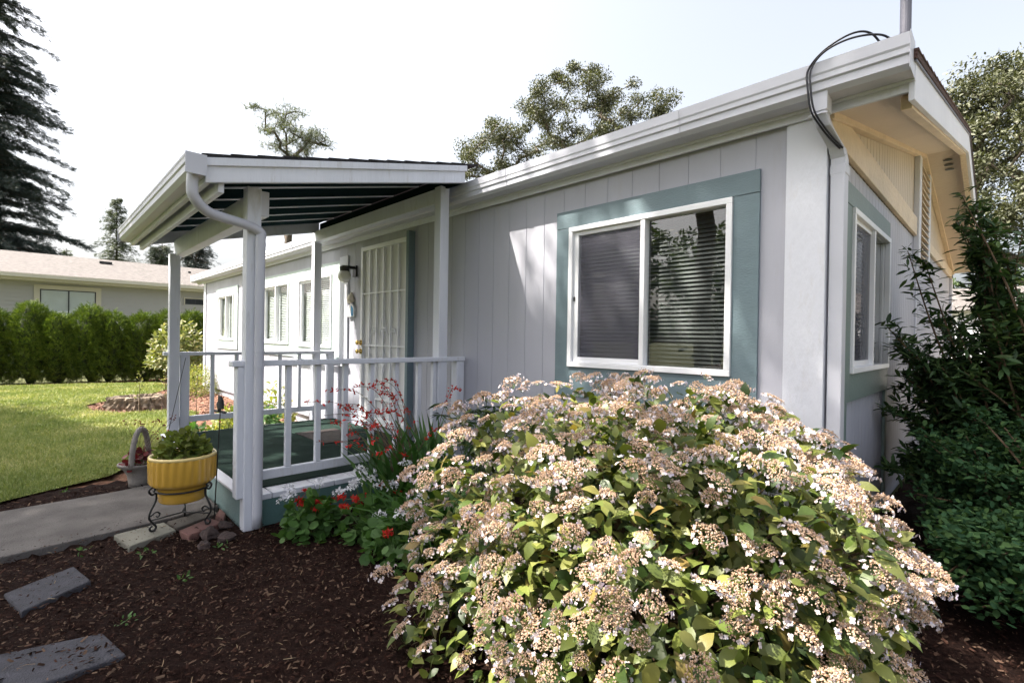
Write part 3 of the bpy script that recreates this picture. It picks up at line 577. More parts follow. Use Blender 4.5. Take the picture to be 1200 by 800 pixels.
# roof
RY0, RY1, RX0, RX1 = -2.07, -.26, -5.25, -2.44
rz = lambda y: 2.19+.232*(y+2.07)                     # top of deck sheathing
def rs(mb, x0, x1, y0, y1, d0, d1): mb.hexa([(x0, y0, rz(y0)+d0), (x1, y0, rz(y0)+d0), (x1, y1, rz(y1)+d0), (x0, y1, rz(y1)+d0), (x0, y0, rz(y0)+d1), (x1, y0, rz(y0)+d1), (x1, y1, rz(y1)+d1), (x0, y1, rz(y1)+d1)])
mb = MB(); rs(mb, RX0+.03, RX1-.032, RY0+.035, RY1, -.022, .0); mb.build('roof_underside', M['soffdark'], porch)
mb = MB(); rs(mb, RX0-.01, RX1+.015, RY0-.02, RY1+.12, .001, .014); rf = mb.build('roof_shingles', M['shingle'], porch)
mb = MB(); y = RY0-.02; k = 0
while y < RY1-.05:
    L_ = .135; x = RX0-.012
    mb.hexa([(RX0-.012, y, rz(y)+.0145), (RX1+.018+.004*(k % 2), y, rz(y)+.0145), (RX1+.018, y+L_, rz(y+L_)+.0145), (RX0-.012, y+L_, rz(y+L_)+.0145), (RX0-.012, y, rz(y)+.021+.002*random.random()), (RX1+.018+.004*(k % 2), y, rz(y)+.021+.002*random.random()), (RX1+.018, y+L_, rz(y+L_)+.016), (RX0-.012, y+L_, rz(y+L_)+.016)])
    y += .14; k += 1
mb.build('shingle_course', M['shingle'], rf)
for k in range(6):
    xr = RX0+.42+.43*k; mb = MB(); rs(mb, xr-.011, xr+.011, RY0+.04, RY1, -.031, -.0225); mb.build('rafter', M['postwhite'], porch)
for xa, nm in ((RX1-.03, 'near'), (RX0, 'far')):
    mb = MB(); rs(mb, xa, xa+.03, RY0+.0, RY1, -.135, -.001); rs(mb, xa+(.0305 if nm == 'near' else -.014), xa+(.045 if nm == 'near' else -.0005), RY0-.005, RY1+.01, -.045, .0); mb.build('roof_fascia', M['postwhite'], porch, bevel=.003)
mb = MB(); mb.box(RX0+.031, RX1-.033, RY0+.0, RY0+.03, rz(RY0)-.13, rz(RY0)-.004); mb.box(RX0+.031, RX1-.033, RY0+.07, RY0+.1, rz(RY0)-.165, rz(RY0)-.026); mb.build('eave_board', M['postwhite'], porch, bevel=.003)
pg = MB(); pg.prism(gutter_prof(RY0-.003, rz(RY0)-.105, .105, .095), 'x', RX0+.05, RX1+.03); pgo = pg.build('porch_gutter', M['metalwhite'], porch)
mb = MB(); mb.box(RX1+.0305, RX1+.034, RY0-.10, RY0, rz(RY0)-.107, rz(RY0)+.004); mb.build('end_cap', M['metalwhite'], pgo); mb = MB(); mb.box(RX0+.046, RX0+.0495, RY0-.10, RY0, rz(RY0)-.107, rz(RY0)+.004); mb.build('end_cap', M['metalwhite'], pgo)
gz = rz(RY0)-.105
mb = MB(); px_ = PX+.058
mb.tube(spline([(RX1-.04, RY0-.05, gz+.01), (RX1-.042, RY0-.052, gz-.05), (RX1-.05, RY0-.045, gz-.10), (RX1-.08, RY0+.0, gz-.145), (RX1-.12, RY0+.07, gz-.17), (RX1-.20, PY-.08, 1.90), (PX+.07, PY+.0, 1.87), (PX+.072, PY+.0, 1.81), (PX+.072, PY+.0, 1.6), (PX+.072, PY+.0, .8), (PX+.072, PY+.0, .02)], 6), .029, 18)
dp = mb.build('downspout', M['metalwhite'], porch, smooth=True)
for zz in (1.785, 1.12, 1.02): mb = MB(); mb.tube([(PX+.072, PY, zz), (PX+.072, PY, zz+.022)], .031, 18); mb.build('joint_ring', M['metalwhite'], dp)
# railings
def railing(x, y0, y1, ztop, zbot, ys, newels):
    mb = MB(); mb.box(x-.045, x+.045, y0, y1, ztop-.036, ztop); mb.build('top_rail', M['postwhite'], porch, bevel=.005)
    mb = MB(); mb.box(x-.02, x+.02, y0+.05, y1-.02, zbot, zbot+.06); mb.build('bottom_rail', M['postwhite'], porch, bevel=.004)
    for q in ys: mb = MB(); mb.box(x-.018, x+.018, q-.018, q+.018, zbot+.061, ztop-.037); mb.build('baluster', M['postwhite'], porch, bevel=.003)
    for q in newels: post(x, q, DT, ztop-.037, .04, 'newel')
railing(PX-.01, -1.86, -.03, 1.065, .295, [-1.51, -1.31, -1.11, -.90, -.69, -.48, -.33], [-1.79, -.075])
railing(-5.24, -1.80, -.06, 1.045, .33, [-1.37, -1.14, -.92, -.69, -.47, -.28], [-1.62, -.1])
dm = thing('door_mat', 'brown door mat with darker border lying on the green porch carpet', 'door mat', (-4.08, -.56, DT+.011), rz=R_(0))
mb = MB(); mb.box(-4.32, -3.84, -.78, -.36, DT+.011, DT+.02); mb.build('mat_pile', M['mat'], dm, bevel=.004)
mb = MB(); mb.box(-4.52, -4.325, -.78, -.36, DT+.011, DT+.018); mb.build('mat_border', M['mat2'], dm)

# ---------------------------------------------------------------- paving stones by the walkway
def stone(name, poly, z0, z1, mat, label, cat, group=None, bev=.008, rot=0):
    c = (sum(p[0] for p in poly)/len(poly), sum(p[1] for p in poly)/len(poly), 0)
    mb = MB(); mb.prism(poly, 'z', z0, z1)
    o = mb.build(name, mat, None, bevel=bev); o.data.transform(Matrix.Translation((-c[0], -c[1], 0))); o.location = c
    return props(o, label, cat, group)
stone('stepping_stone', [(-2.57, -2.825), (-2.31, -2.765), (-2.46, -2.525), (-2.713, -2.578)], -.02, .028, M['darkpaver'], 'dark grey stepping stone in the mulch nearer the walkway', 'stepping stone', 'dark stepping stones in the mulch')
stone('stepping_stone', [(-2.0, -2.86), (-1.66, -2.78), (-1.665, -2.48), (-1.90, -2.53)], -.02, .022, M['darkpaver'], 'dark grey stepping stone at the bottom edge, partly covered by mulch', 'stepping stone', 'dark stepping stones in the mulch')
stone('paving_slab', [(-3.06, -2.385), (-2.80, -2.34), (-2.90, -2.10), (-3.10, -2.13)], -.02, .035, M['slabpale'], 'pale weathered slab under the front leg of the plant stand', 'paving slab')
stone('paving_slab', [(-3.12, -2.115), (-2.95, -2.09), (-3.07, -1.83), (-3.20, -1.85)], -.02, .028, M['slabbrown'], 'brown dirty slab under the plant stand beside the walkway', 'paving slab')
stone('paving_slab', [(-2.885, -2.09), (-2.75, -2.065), (-2.87, -1.86), (-3.0, -1.90)], -.02, .033, M['slabred'], 'red brick coloured slab next to the plant stand', 'paving slab')
stone('paving_slab', [(-3.03, -1.86), (-2.91, -1.84), (-3.02, -1.80), (-3.16, -1.80)], -.02, .033, M['slabred'], 'small red slab touching the front of the deck', 'paving slab')
for k, (x, y, r, lb) in enumerate([(-2.74, -1.96, .05, 'largest reddish rock in front of the deck corner post'), (-2.62, -1.90, .042, 'reddish rock at the foot of the porch downspout'), (-2.84, -1.85, .038, 'small reddish rock against the deck front'), (-2.60, -2.02, .032, 'smallest reddish rock lying in the mulch by the porch post')]):
    mb = MB(); mb.blob((0, 0, 0), (r*1.3, r, r*.7), 12, 8, .22, k); o = mb.build('red_rock', M['rock'], None, smooth=False); o.location = (x, y, r*.35); props(o, lb, 'rock', 'reddish rocks by the deck corner')

# ---------------------------------------------------------------- yellow pot on its stand
PC = (-3.0, -2.05)
pot = thing('yellow_pot', 'glossy yellow fluted ceramic flower pot held in the black iron stand', 'flower pot', (PC[0], PC[1], .19))
def flute(t, z): return 1+(.042*abs(math.cos(t*13))-.021 if .115 < z < .262 else 0)
mb = MB(); mb.lathe([(.122, 0), (.128, .008), (.132, .06), (.136, .088), (.152, .10), (.17, .112), (.177, .13), (.18, .26), (.181, .272), (.179, .283), (.172, .285), (.166, .28), (.165, .25), (.16, .248)], (PC[0], PC[1], .19), 156, flute)
mb.build('pot_body', M['yellow'], pot, smooth=True)
mb = MB(); mb.lathe([(.1815, .268), (.1815, .280), (.177, .2865), (.170, .2865), (.165, .279), (.165, .270)], (PC[0], PC[1], .19), 64); mb.build('rim', M['rimwhite'], pot, smooth=True)
mb = MB(); mb.lathe([(.164, .236), (.164, .25)], (PC[0], PC[1], .19), 40); mb.build('soil', M['soil'], pot)
st = thing('plant_stand', 'black wrought iron scroll plant stand holding the yellow pot', 'plant stand', (PC[0], PC[1], 0))
mb = MB(); ring = [(PC[0]+.142*math.cos(t), PC[1]+.142*math.sin(t), .262) for t in np.linspace(0, 2*math.pi, 41)]; mb.tube(ring, .006, 8, False); mb.build('ring', M['black'], st, smooth=True)
for k, a_ in enumerate((R_(-75), R_(42), R_(165))):
    def q(r, z): return (PC[0]+r*math.cos(a_), PC[1]+r*math.sin(a_), z)
    mb = MB(); mb.tube(spline([q(.165, .272), q(.155, .292), q(.175, .300), q(.188, .283), q(.172, .258), q(.150, .262), q(.150, .22), q(.178, .16), q(.185, .12), q(.165, .085), q(.148, .06), q(.155, .045), q(.175, .042), q(.182, .06), q(.168, .07)], 5), .0062, 8)
    mb.tube(spline([q(.150, .055), q(.16, .03), q(.175, .045)], 4), .006, 8); mb.build('leg', M['black'], st, smooth=True)
    mb = MB(); mb.tube(spline([q(.178, .13), q(.15, .148), q(.128, .135), q(.137, .115), q(.15, .125)], 5), .0045, 8); mb.tube([q(.175, .105), q(0, .105)], .0045, 8); mb.build('brace', M['black'], st, smooth=True)

def leafy(name, lab, cat, c, rx, rz_, count, size, mat, tv=ROUND_V, tf=ROUND_F, group=None, zlift=0, out=.6, up=.5, stems=True, shell=.45, flatten=.0, parent=None, lab_part=None):
    """small mound of leaves on stems"""
    t = thing(name, lab, cat, c, group) if parent is None else parent
    d = rdir(count); d[:, 2] = np.abs(d[:, 2]); r = (shell+(1-shell)*rng.uniform(0, 1, count)**.6)[:, None]
    pos = np.array(c)+d*r*[rx, rx, rz_]+[0, 0, zlift]
    dirs = d*out+rng.normal(size=(count, 3))*.4+[0, 0, -.1]; nr = d*.5+[0, 0, up]+rng.normal(size=(count, 3))*.25
    scatter_mesh('foliage', tv, tf, pos, dirs, nr, size*rng.uniform(.6, 1.2, count), mat, t)
    if stems:
        mb = MB()
        for i in rng.choice(count, min(count, 26), replace=False):
            p = pos[i]; mb.tube([(c[0]+.03*d[i, 0], c[1]+.03*d[i, 1], c[2]), ((c[0]*.5+p[0]*.5), (c[1]*.5+p[1]*.5), c[2]+(p[2]-c[2])*.65), tuple(p)], .0022, 5, False)
        mb.build('stems', M['stemgreen'], t)
    return t
leafy('potted_plant', 'bushy green plant growing in the yellow pot', 'potted plant', (PC[0], PC[1], .455), .15, .165, 420, .038, M['potleaf'], shell=.3, up=.9)

# cement basket planter with red leaves
bc = (-4.27, -2.10)
bk = thing('basket_planter', 'grey cement basket shaped planter with arched handle beside the walkway', 'planter', (bc[0], bc[1], 0))
mb = MB(); mb.lathe([(.075, 0), (.078, .05), (.085, .09), (.11, .14), (.145, .175), (.15, .187), (.14, .19), (.125, .17), (.09, .15)], (bc[0], bc[1], 0), 30, lambda t, z: 1+.03*math.sin(12*t+40*z)); mb.build('bowl', M['basket'], bk, smooth=True)
ha = R_(148)
mb = MB(); mb.tube([(bc[0]+.135*math.cos(t)*math.cos(ha), bc[1]+.135*math.cos(t)*math.sin(ha), .17+.285*math.sin(t)) for t in np.linspace(0, math.pi, 24)], [.026 if i in (0, 23) else .019+.002*(i % 2) for i in range(24)], 10); mb.build('handle', M['basket'], bk, smooth=True)
rp = leafy('red_leaved_plant', 'dark red leaved plant spilling out of the cement basket planter', 'plant', (bc[0], bc[1], .16), .13, .15, 110, .045, M['redleaf'], shell=.3)
pos = []; mb = MB()
for k in range(13):
    a_ = rng.uniform(0, 6.28); l = rng.uniform(.06, .22); h = rng.uniform(.2, .42); tip = Vector((bc[0]+l*math.cos(a_), bc[1]+l*math.sin(a_)+.08, .16+h)); mb.tube([(bc[0], bc[1], .16), (bc[0]+l*.4*math.cos(a_), bc[1]+.02+l*.4*math.sin(a_), .16+h*.6), tip], .0015, 5, False); pos += [tip+Vector(rng.normal(size=3)*.008) for _ in range(5)]
mb.build('flower_stalks', M['stembrown'], rp)
scatter_mesh('flower_heads', OV_V, OV_F, np.array(pos), rdir(len(pos)), rdir(len(pos)), np.full(len(pos), .024), M['redleaf'], rp)

# garden stakes
sk = thing('garden_stake', 'thin black garden stake with a small dark ornament in front of the deck', 'garden stake', (-2.96, -1.885, 0))
mb = MB(); mb.tube([(-2.96, -1.885, 0), (-2.96, -1.855, .74)], .0035, 6); mb.build('rod', M['black'], sk)
mb = MB(); mb.blob((-2.96, -1.855, .775), (.028, .022, .05), 9, 6, .25, 3); mb.tube([(-2.99, -1.88, .73), (-2.93, -1.83, .72)], .009, 6); mb.build('ornament', M['darkframe'], sk)
mb = MB(); mb.blob((-2.96, -1.857, .66), (.006, .006, .006), 6, 4, 0); mb.build('bead', M['red'], sk)
sk = thing('leaning_stake', 'very thin dark stake leaning against the far porch railing', 'garden stake', (-4.5, -1.95, 0))
mb = MB(); mb.tube([(-4.35, -1.98, .0), (-4.25, -1.90, .5), (-4.15, -1.82, 1.03)], .0025, 6); mb.build('rod', M['black'], sk)
mb = MB(); mb.blob((-4.27, -1.915, .42), (.008, .008, .008), 6, 4, 0); mb.build('bead', M['red'], sk)

# ---------------------------------------------------------------- flowers beside the porch
def petals_at(name, pts, size, mat, parent, per=4, spread=.01, tv=OV_V, tf=OV_F):
    p = np.repeat(np.array(pts, float), per, 0); p += rng.normal(size=p.shape)*spread
    d = rdir(len(p)); return scatter_mesh(name, tv, tf, p, d, rdir(len(p)), size*rng.uniform(.7, 1.2, len(p)), mat, parent)
def geranium(c, r, h, lab, nred, nwhite, tall=.1):
    t = leafy('geranium', lab, 'geranium', c, r, h, 260, .055, M['geran'], group='geraniums beside the deck', shell=.35)
    mb = MB()
    for cnt, mat, nm, sz in ((nred, M['redpetal'], 'red_bloom', .019), (nwhite, M['whitepetal'], 'white_bloom', .021)):
        if not cnt: continue
        for k in range(cnt):
            a_ = rng.uniform(0, 6.28); rr = r*rng.uniform(.3, 1.15); z = h*rng.uniform(.6, 1.0)+(tall if 'white' in nm else 0)*rng.uniform(.3, 1)
            q = np.array([c[0]+rr*math.cos(a_), c[1]+rr*math.sin(a_), c[2]+z]); mb.tube([(c[0]+rr*.5*math.cos(a_), c[1]+rr*.5*math.sin(a_), h*.3), tuple(q)], .002, 5, False)
            dd = rdir(26); dd[:, 2] = np.abs(dd[:, 2])*.7; petals_at(nm, q+dd*(.034 if 'white' in nm else .022), sz, mat, t, 2, .004)
    mb.build('flower_stalks', M['stemgreen'], t)
geranium((-2.36, -1.50, 0), .17, .25, 'geranium with red and a few white blooms nearest the porch post', 6, 5, .08)
geranium((-2.08, -1.22, 0), .20, .27, 'middle geranium with tall white and red blooms beside the deck', 7, 7, .16)
geranium((-1.70, -1.28, 0), .18, .27, 'geranium half hidden by the left edge of the hydrangea', 2, 3, .12)
# crocosmia
cr = thing('crocosmia', 'sword leaved plant with arching red flower sprays beside the porch railing', 'flowering plant', (-2.2, -.85, 0))
K = 190; a_ = rng.uniform(0, 6.28, K); bp = np.stack([-2.2+rng.normal(size=K)*.13, -.85+rng.normal(size=K)*.13, np.zeros(K)], 1)
lean = rng.uniform(.15, .75, K)
SW_V = [(-.022, 0, 0), (.022, 0, 0), (.028, .4, .04), (-.028, .4, .04), (.02, .75, .0), (-.02, .75, 0), (0, 1, -.14)]; SW_F = [(0, 1, 2, 3), (3, 2, 4, 5), (5, 4, 6)]
dn = np.stack([np.cos(a_)*lean, np.sin(a_)*lean, np.ones(K)], 1); nn = np.stack([-np.cos(a_), -np.sin(a_), lean], 1)*-1
scatter_mesh('sword_leaves', SW_V, SW_F, bp, dn, -nn, np.stack([np.full(K, .7), rng.uniform(.4, .75, K), rng.uniform(.4, .75, K)], 1), M['sword'], cr)
mb = MB()
for k in range(26):
    aa = rng.uniform(R_(170), R_(300)) if k < 19 else rng.uniform(0, 6.28); L_ = rng.uniform(.2, .62); h = rng.uniform(.45, .92)
    b0 = Vector((-2.2+rng.normal()*.06, -.85+rng.normal()*.06, .1)); dv = Vector((math.cos(aa), math.sin(aa), 0))
    sp = spline([b0, b0+dv*L_*.3+Vector((0, 0, h*.55)), b0+dv*L_*.7+Vector((0, 0, h*.9)), b0+dv*L_*1.1+Vector((0, 0, h*.93))], 7); mb.tube(sp, [.0032*(1-i/len(sp)*.6) for i in range(len(sp))], 5, False)
    pts = []
    for q in sp[-11:]: pts += [np.array(q)+rng.normal(size=3)*.006 for _ in range(rng.integers(0, 2))]
    if pts: petals_at('flower_spray', pts, .026, M['redpetal'], cr, 4, .006)
mb.build('flower_stalks', M['stembrown'], cr)
# strap leaved clump in front
K = 150; a_ = rng.uniform(0, 6.28, K); lean = rng.uniform(.5, 1.6, K); cl = thing('strap_leaved_plant', 'low clump of arching strap leaves between the geraniums and the hydrangea', 'plant', (-1.75, -1.0, 0))
dn = np.stack([np.cos(a_)*lean, np.sin(a_)*lean, np.ones(K)], 1); nn = np.stack([-np.cos(a_), -np.sin(a_), lean], 1)
scatter_mesh('strap_leaves', SW_V, SW_F, np.stack([-1.75+rng.normal(size=K)*.08, -1.0+rng.normal(size=K)*.08, np.zeros(K)], 1), dn, nn, np.stack([np.full(K, .6), rng.uniform(.3, .55, K), rng.uniform(.3, .6, K)], 1), M['sword'], cl)
# palmate plant
pm = thing('palmate_plant', 'dark green plant with finger shaped leaves against the wall right of the porch', 'plant', (-2.15, -.32, 0))
mb = MB(); P_, D_, N_ = [], [], []
for k in range(34):
    aa = rng.uniform(0, 6.28); L_ = rng.uniform(.05, .38); h = rng.uniform(.35, .80); tip = Vector((-2.15+L_*math.cos(aa), -.34+min(.25, L_*math.sin(aa)), h)); mb.tube([(-2.15, -.34, 0), ((-2.15+tip.x)/2, (-.34+tip.y)/2, h*.7), tip], .003, 5, False)
    for j in range(8):
        t_ = 2*math.pi*j/8+k; P_.append(tip); D_.append((math.cos(t_), math.sin(t_), -.15+rng.normal()*.12)); N_.append((0, 0, 1))
mb.build('stems', M['stemgreen'], pm); LAN_V = [(0, 0, 0), (-.1, .45, .03), (0, 1, -.12), (.1, .45, .03)]
scatter_mesh('foliage', LAN_V, [(0, 3, 2, 1)], P_, D_, N_, rng.uniform(.09, .15, len(P_)), M['rightleaf'], pm)
# tiny weeds
for k, (x, y, lb) in enumerate([(-2.95, -2.52, 'tiny green seedling between walkway and first stepping stone'), (-2.2, -2.2, 'tiny green seedling in the open mulch left of the hydrangea'), (-2.68, -2.28, 'tiny green seedling right of the pale slab'), (-2.35, -2.92, 'low green weed left of the dark stepping stones'), (-2.5, -1.95, 'tiny green seedling near the reddish rocks'), (-4.35, -2.55, 'small green weed in the mulch between lawn and walkway'), (-1.95, -2.45, 'tiny green seedling between the two dark stepping stones')]):
    leafy('seedling', lb, 'seedling', (x, y, .01), .035, .02, 14, .026, M['geran'], OV_V, OV_F, group='small weeds in the mulch', stems=False)

# ---------------------------------------------------------------- hydrangea
hy = thing('hydrangea_bush', 'large sunlit hydrangea bush full of faded tan and lavender lacecap flower heads', 'hydrangea', (-.4, -.95, 0))
HC = np.array([-.42, -.87]); HR = np.array([.845, .81]); HH = .945
def dome(d):            # unit directions (upper half) -> surface point
    e = 3.3; a = np.abs(d)/np.array([HR[0], HR[1], HH]); r = (a**e).sum(-1)**(-1/e)
    th_ = np.arctan2(d[:, 1], d[:, 0]); lump = 1+.05*np.sin(5*th_+3*d[:, 2])+.05*np.sin(9*th_+7*d[:, 2]+1)+.04*np.sin(15*d[:, 2]+6*th_)
    return d*(r*lump)[:, None]
def hpos(d, depth): return dome(d)*(1-depth)[:, None]+np.array([HC[0], HC[1], .0])
K = 11500
d = rdir(K); d[:, 2] = np.abs(d[:, 2])*1.0; d = norm(d); dep = rng.uniform(-.04, 1, K).clip(0)**1.2*.48
p = hpos(d, dep); ok = (p[:, 1] < -.02) | (p[:, 0] > .05); ok &= ~((p[:, 0] < .1) & (p[:, 1] > -.03)); p, d = p[ok], d[ok]; K = len(p)
dirs = norm(d*.55+rng.normal(size=(K, 3))*.6+[0, 0, -.25]); nr = d*.6+[0, 0, .9]+rng.normal(size=(K, 3))*.4
scatter_mesh('foliage', LEAF_V, LEAF_F, p, dirs, nr, rng.uniform(.040, .076, K)*np.where(rng.uniform(0, 1, K) < .12, 1.25, 1), M['hyd'], hy, smooth=True)
mb = MB(); d2 = rdir(90); d2[:, 2] = np.abs(d2[:, 2])+.1; d2 = norm(d2); pp = hpos(d2, np.full(90, .12))
for k in range(90):
    q = pp[k]
    if q[1] > -.05: q[1] = -.05
    b0 = Vector((HC[0]+rng.normal()*.1, HC[1]+rng.normal()*.1, 0)); mb.tube([b0, b0.lerp(Vector(q), .5)+Vector((0, 0, .06)), q], [.009, .006, .004], 5, False)
mb.build('stems', M['stembrown'], hy)
# flower heads: domed tan corymb with pale sterile florets round the rim
FL_V = [(0, 0, .0), (-.5, .5, .1), (0, 1, 0), (.5, .5, .1)]; FL_F = [(0, 3, 2, 1)]
def head_mesh(name, R, seed):
    rg = np.random.default_rng(seed); nb = 190; u = rg.uniform(0, 1, nb)**.5; a = rg.uniform(0, 6.283, nb)
    lum = 1+.12*np.sin(3*a+seed); P = np.stack([R*u*lum*np.cos(a), R*u*lum*np.sin(a), R*.30*(1-u**2)+R*.07*rg.normal(size=nb)], 1)
    V, F, MI = [], [], []
    for q in P:            # little buds
        s = R*.068*rg.uniform(.5, 1.4); b = len(V); 
        for dv in ((s, 0, 0), (0, s, 0), (-s, 0, 0), (0, -s, 0), (0, 0, s*1.2), (0, 0, -s)): V.append(tuple(q+np.array(dv)+rg.normal(size=3)*s*.2))
        for f in ((0, 1, 4), (1, 2, 4), (2, 3, 4), (3, 0, 4), (1, 0, 5), (0, 3, 5)): F.append(tuple(b+i for i in f)); MI.append(0)
    nf = int(rg.integers(11, 19))
    for k in range(nf):    # sterile florets of four petals, drooping
        a0 = 2*math.pi*k/nf+rg.normal()*.2; rr = R*rg.uniform(.85, 1.35); c = np.array([rr*math.cos(a0), rr*math.sin(a0), R*rg.uniform(-.45, .15)])
        nrm = np.array([math.cos(a0)*.8, math.sin(a0)*.8, rg.uniform(-.3, .8)])+rg.normal(size=3)*.3; nrm /= np.linalg.norm(nrm); t1 = np.cross(nrm, [0, 0, 1.0]); t1 /= np.linalg.norm(t1)+1e-6; t2 = np.cross(nrm, t1); ps = R*rg.uniform(.15, .27)
        for j in range(4):
            th_ = j*math.pi/2+rg.normal()*.15; e1 = t1*math.cos(th_)+t2*math.sin(th_); e2 = -t1*math.sin(th_)+t2*math.cos(th_); b = len(V)
            for (x, y, z) in ((0, .0, 0), (-.42, .38, .12), (-.36, .85, .2), (0, 1.02, .1), (.36, .85, .2), (.42, .38, .12)): V.append(tuple(c+e1*y*ps+e2*x*ps+nrm*z*ps*rg.uniform(.2, 1.8)))
            F.append((b, b+5, b+4, b+3, b+2, b+1)); MI.append(1)
    for k in range(7):     # stalklets
        a0 = 2*math.pi*k/7; b = len(V); w_ = R*.03; x, y = R*.75*math.cos(a0), R*.75*math.sin(a0)
        V.extend([(0, 0, -R*.7), (w_, w_, -R*.7), (x+w_, y+w_, R*.1), (x, y, R*.12)]); F.append((b, b+1, b+2, b+3)); MI.append(2)
    me = bpy.data.meshes.new(name); me.from_pydata([(float(a_), float(b_), float(c_)) for a_, b_, c_ in V], [], F); me.materials.append(M['floret']); me.materials.append(M['petal']); me.materials.append(M['stemgreen']); me.polygons.foreach_set('material_index', MI); me.update(); return me
heads = [head_mesh('flower_head', r, 10+i) for i, r in enumerate((.024, .031, .037, .042, .048, .034, .028, .039, .044, .026, .036))]
# blue-noise-like spread of heads over the dome
cand = rdir(9000); cand[:, 2] = np.abs(cand[:, 2]); cand = norm(cand+[0, 0, .06]); cp = hpos(cand, np.clip(rng.normal(size=len(cand))*.03-.01, -.07, .08)); chosen = []
okc = (cp[:, 2] > .10) & ~((cp[:, 0] < .12) & (cp[:, 1] > -.09)); cp, cand = cp[okc], cand[okc]
for q, dv in zip(cp, cand):
    if all((q[0]-c[0][0])**2+(q[1]-c[0][1])**2+(q[2]-c[0][2])**2 > (.073+.038*rng.uniform()+.04*(math.sin(11*q[0]+2)*math.sin(12*q[2]+9*q[1])))**2 for c in chosen): chosen.append((q, dv))
camv = np.array(CAM)
def vis(c):
    q, dv = c; v = camv-q; return -(dv@v)/np.linalg.norm(v)/np.linalg.norm(v)
chosen.sort(key=vis)
rest_p, rest = [], None
import bmesh
bmr = bmesh.new()
for i, (q, dv) in enumerate(chosen):
    up = Vector((dv[0]*.6+rng.normal()*.28, dv[1]*.6+rng.normal()*.28, 1)).normalized(); mt = Matrix.Translation(Vector(q)-OFF[hy.name]) @ up.to_track_quat('Z', 'Y').to_matrix().to_4x4() @ Matrix.Rotation(rng.uniform(0, 6.28), 4, 'Z') @ Matrix.Diagonal((rng.uniform(.75, 1.25), rng.uniform(.75, 1.2), rng.uniform(.6, 1.4), 1))
    me = heads[rng.integers(len(heads))]
    if i < 100:
        o = bpy.data.objects.new('flower_head', me); COL.objects.link(o); o.parent = hy; o.matrix_local = mt; OFF[o.name] = OFF[hy.name]
    else:
        tmp = me.copy(); tmp.transform(mt); bmr.from_mesh(tmp); bpy.data.meshes.remove(tmp)
me = bpy.data.meshes.new('flower_heads'); bmr.to_mesh(me); bmr.free()
o = link(me, 'flower_heads', [M['floret'], M['petal'], M['stemgreen']], hy); o['kind'] = 'stuff'
print('hydrangea heads', len(chosen))
# twigs and leaves under heads that stand proud
# ---------------------------------------------------------------- right-hand shrubs
def whorl_shrub(name, lab, c, stems, leafsize, mat, per, tv, tf, group=None, spread=.5):
    t = thing(name, lab, 'shrub', c, group); mb = MB(); P_, D_, N_, Z_ = [], [], [], []
    for (tx, ty, tz) in stems:
        b0 = Vector(c)+Vector((rng.normal()*.1, rng.normal()*.1, 0)); tip = Vector((tx, ty, tz)); mid = b0.lerp(tip, .55)+Vector((rng.normal()*.05, rng.normal()*.05, .10)); sp = spline([b0, mid, tip], 10); mb.tube(sp, [.009*(1-i/len(sp))+.002 for i in range(len(sp))], 5, False)
        for i, q in enumerate(sp):
            f = i/len(sp)
            if f < .22: continue
            for _ in range(per):
                dv = norm(rng.normal(size=3)*[1, 1, .55]+[0, 0, .25]); off_ = rng.normal(size=3)*spread*.12*(1.2-f)
                P_.append(np.array(q)+off_); D_.append(dv); N_.append(np.array([0, 0, 1])+rng.normal(size=3)*.4); Z_.append(leafsize*rng.uniform(.6, 1.2))
    mb.build('stems', M['stembrown'], t); scatter_mesh('foliage', tv, tf, P_, D_, N_, Z_, mat, t); return t
NL_V = [(0, 0, 0), (-.13, .35, .02), (-.11, .7, .0), (0, 1, -.1), (.11, .7, 0), (.13, .35, .02), (0, .5, -.03)]; NL_F = [(0, 6, 2, 1), (0, 5, 4, 6), (6, 4, 3), (6, 3, 2)]
stems = [(.50+rng.normal()*.07, 1.55+rng.normal()*.12, rng.uniform(1.5, 2.12)) for _ in range(14)]+[(.16, 1.45, 1.86), (.24, 1.5, 1.80), (.07, 1.3, 1.36), (.12, 1.5, 1.28)]
stems += [(rng.uniform(.22, 1.3), rng.uniform(1.2, 2.6), rng.uniform(.6, 1.5)) for _ in range(85)]+[(rng.uniform(.06, .6), rng.uniform(1.25, 2.2), rng.uniform(.3, 1.25)) for _ in range(90)]+[(rng.uniform(.42, .9), rng.uniform(1.3, 1.9), rng.uniform(1.3, 2.0)) for _ in range(25)]
whorl_shrub('pieris_shrub', 'tall dark evergreen shrub with narrow leaves against the gable end', (.8, 1.9, 0), stems, .085, M['rightleaf'], 9, NL_V, NL_F)
stems = [(rng.uniform(.30, 1.35), rng.uniform(.55, 1.5), rng.uniform(.2, .74)) for _ in range(150)]+[(.52, 1.0, .86), (.6, 1.2, .83), (.45, .9, .66)]+[(rng.uniform(.42, 1.0), rng.uniform(.0, .6), rng.uniform(.12, .42)) for _ in range(80)]
whorl_shrub('small_leaved_shrub', 'low shrub with small rounded leaves at the right edge beside the hydrangea', (.85, .95, 0), stems, .038, M['boxleaf'], 16, [(-.0, 0, 0), (-.3, .4, .04), (-.2, .85, .04), (.2, .85, .04), (.3, .4, .04)], [(0, 4, 3, 2, 1)], spread=.8)
stems = [(rng.uniform(.9, 2.2), rng.uniform(2.6, 5.5), rng.uniform(.8, 2.0)) for _ in range(60)]
whorl_shrub('laurel_shrub', 'dark shrub behind the others along the gable wall', (1.3, 3.8, 0), stems, .12, M['rightleaf'], 9, NL_V, NL_F, spread=1.6)

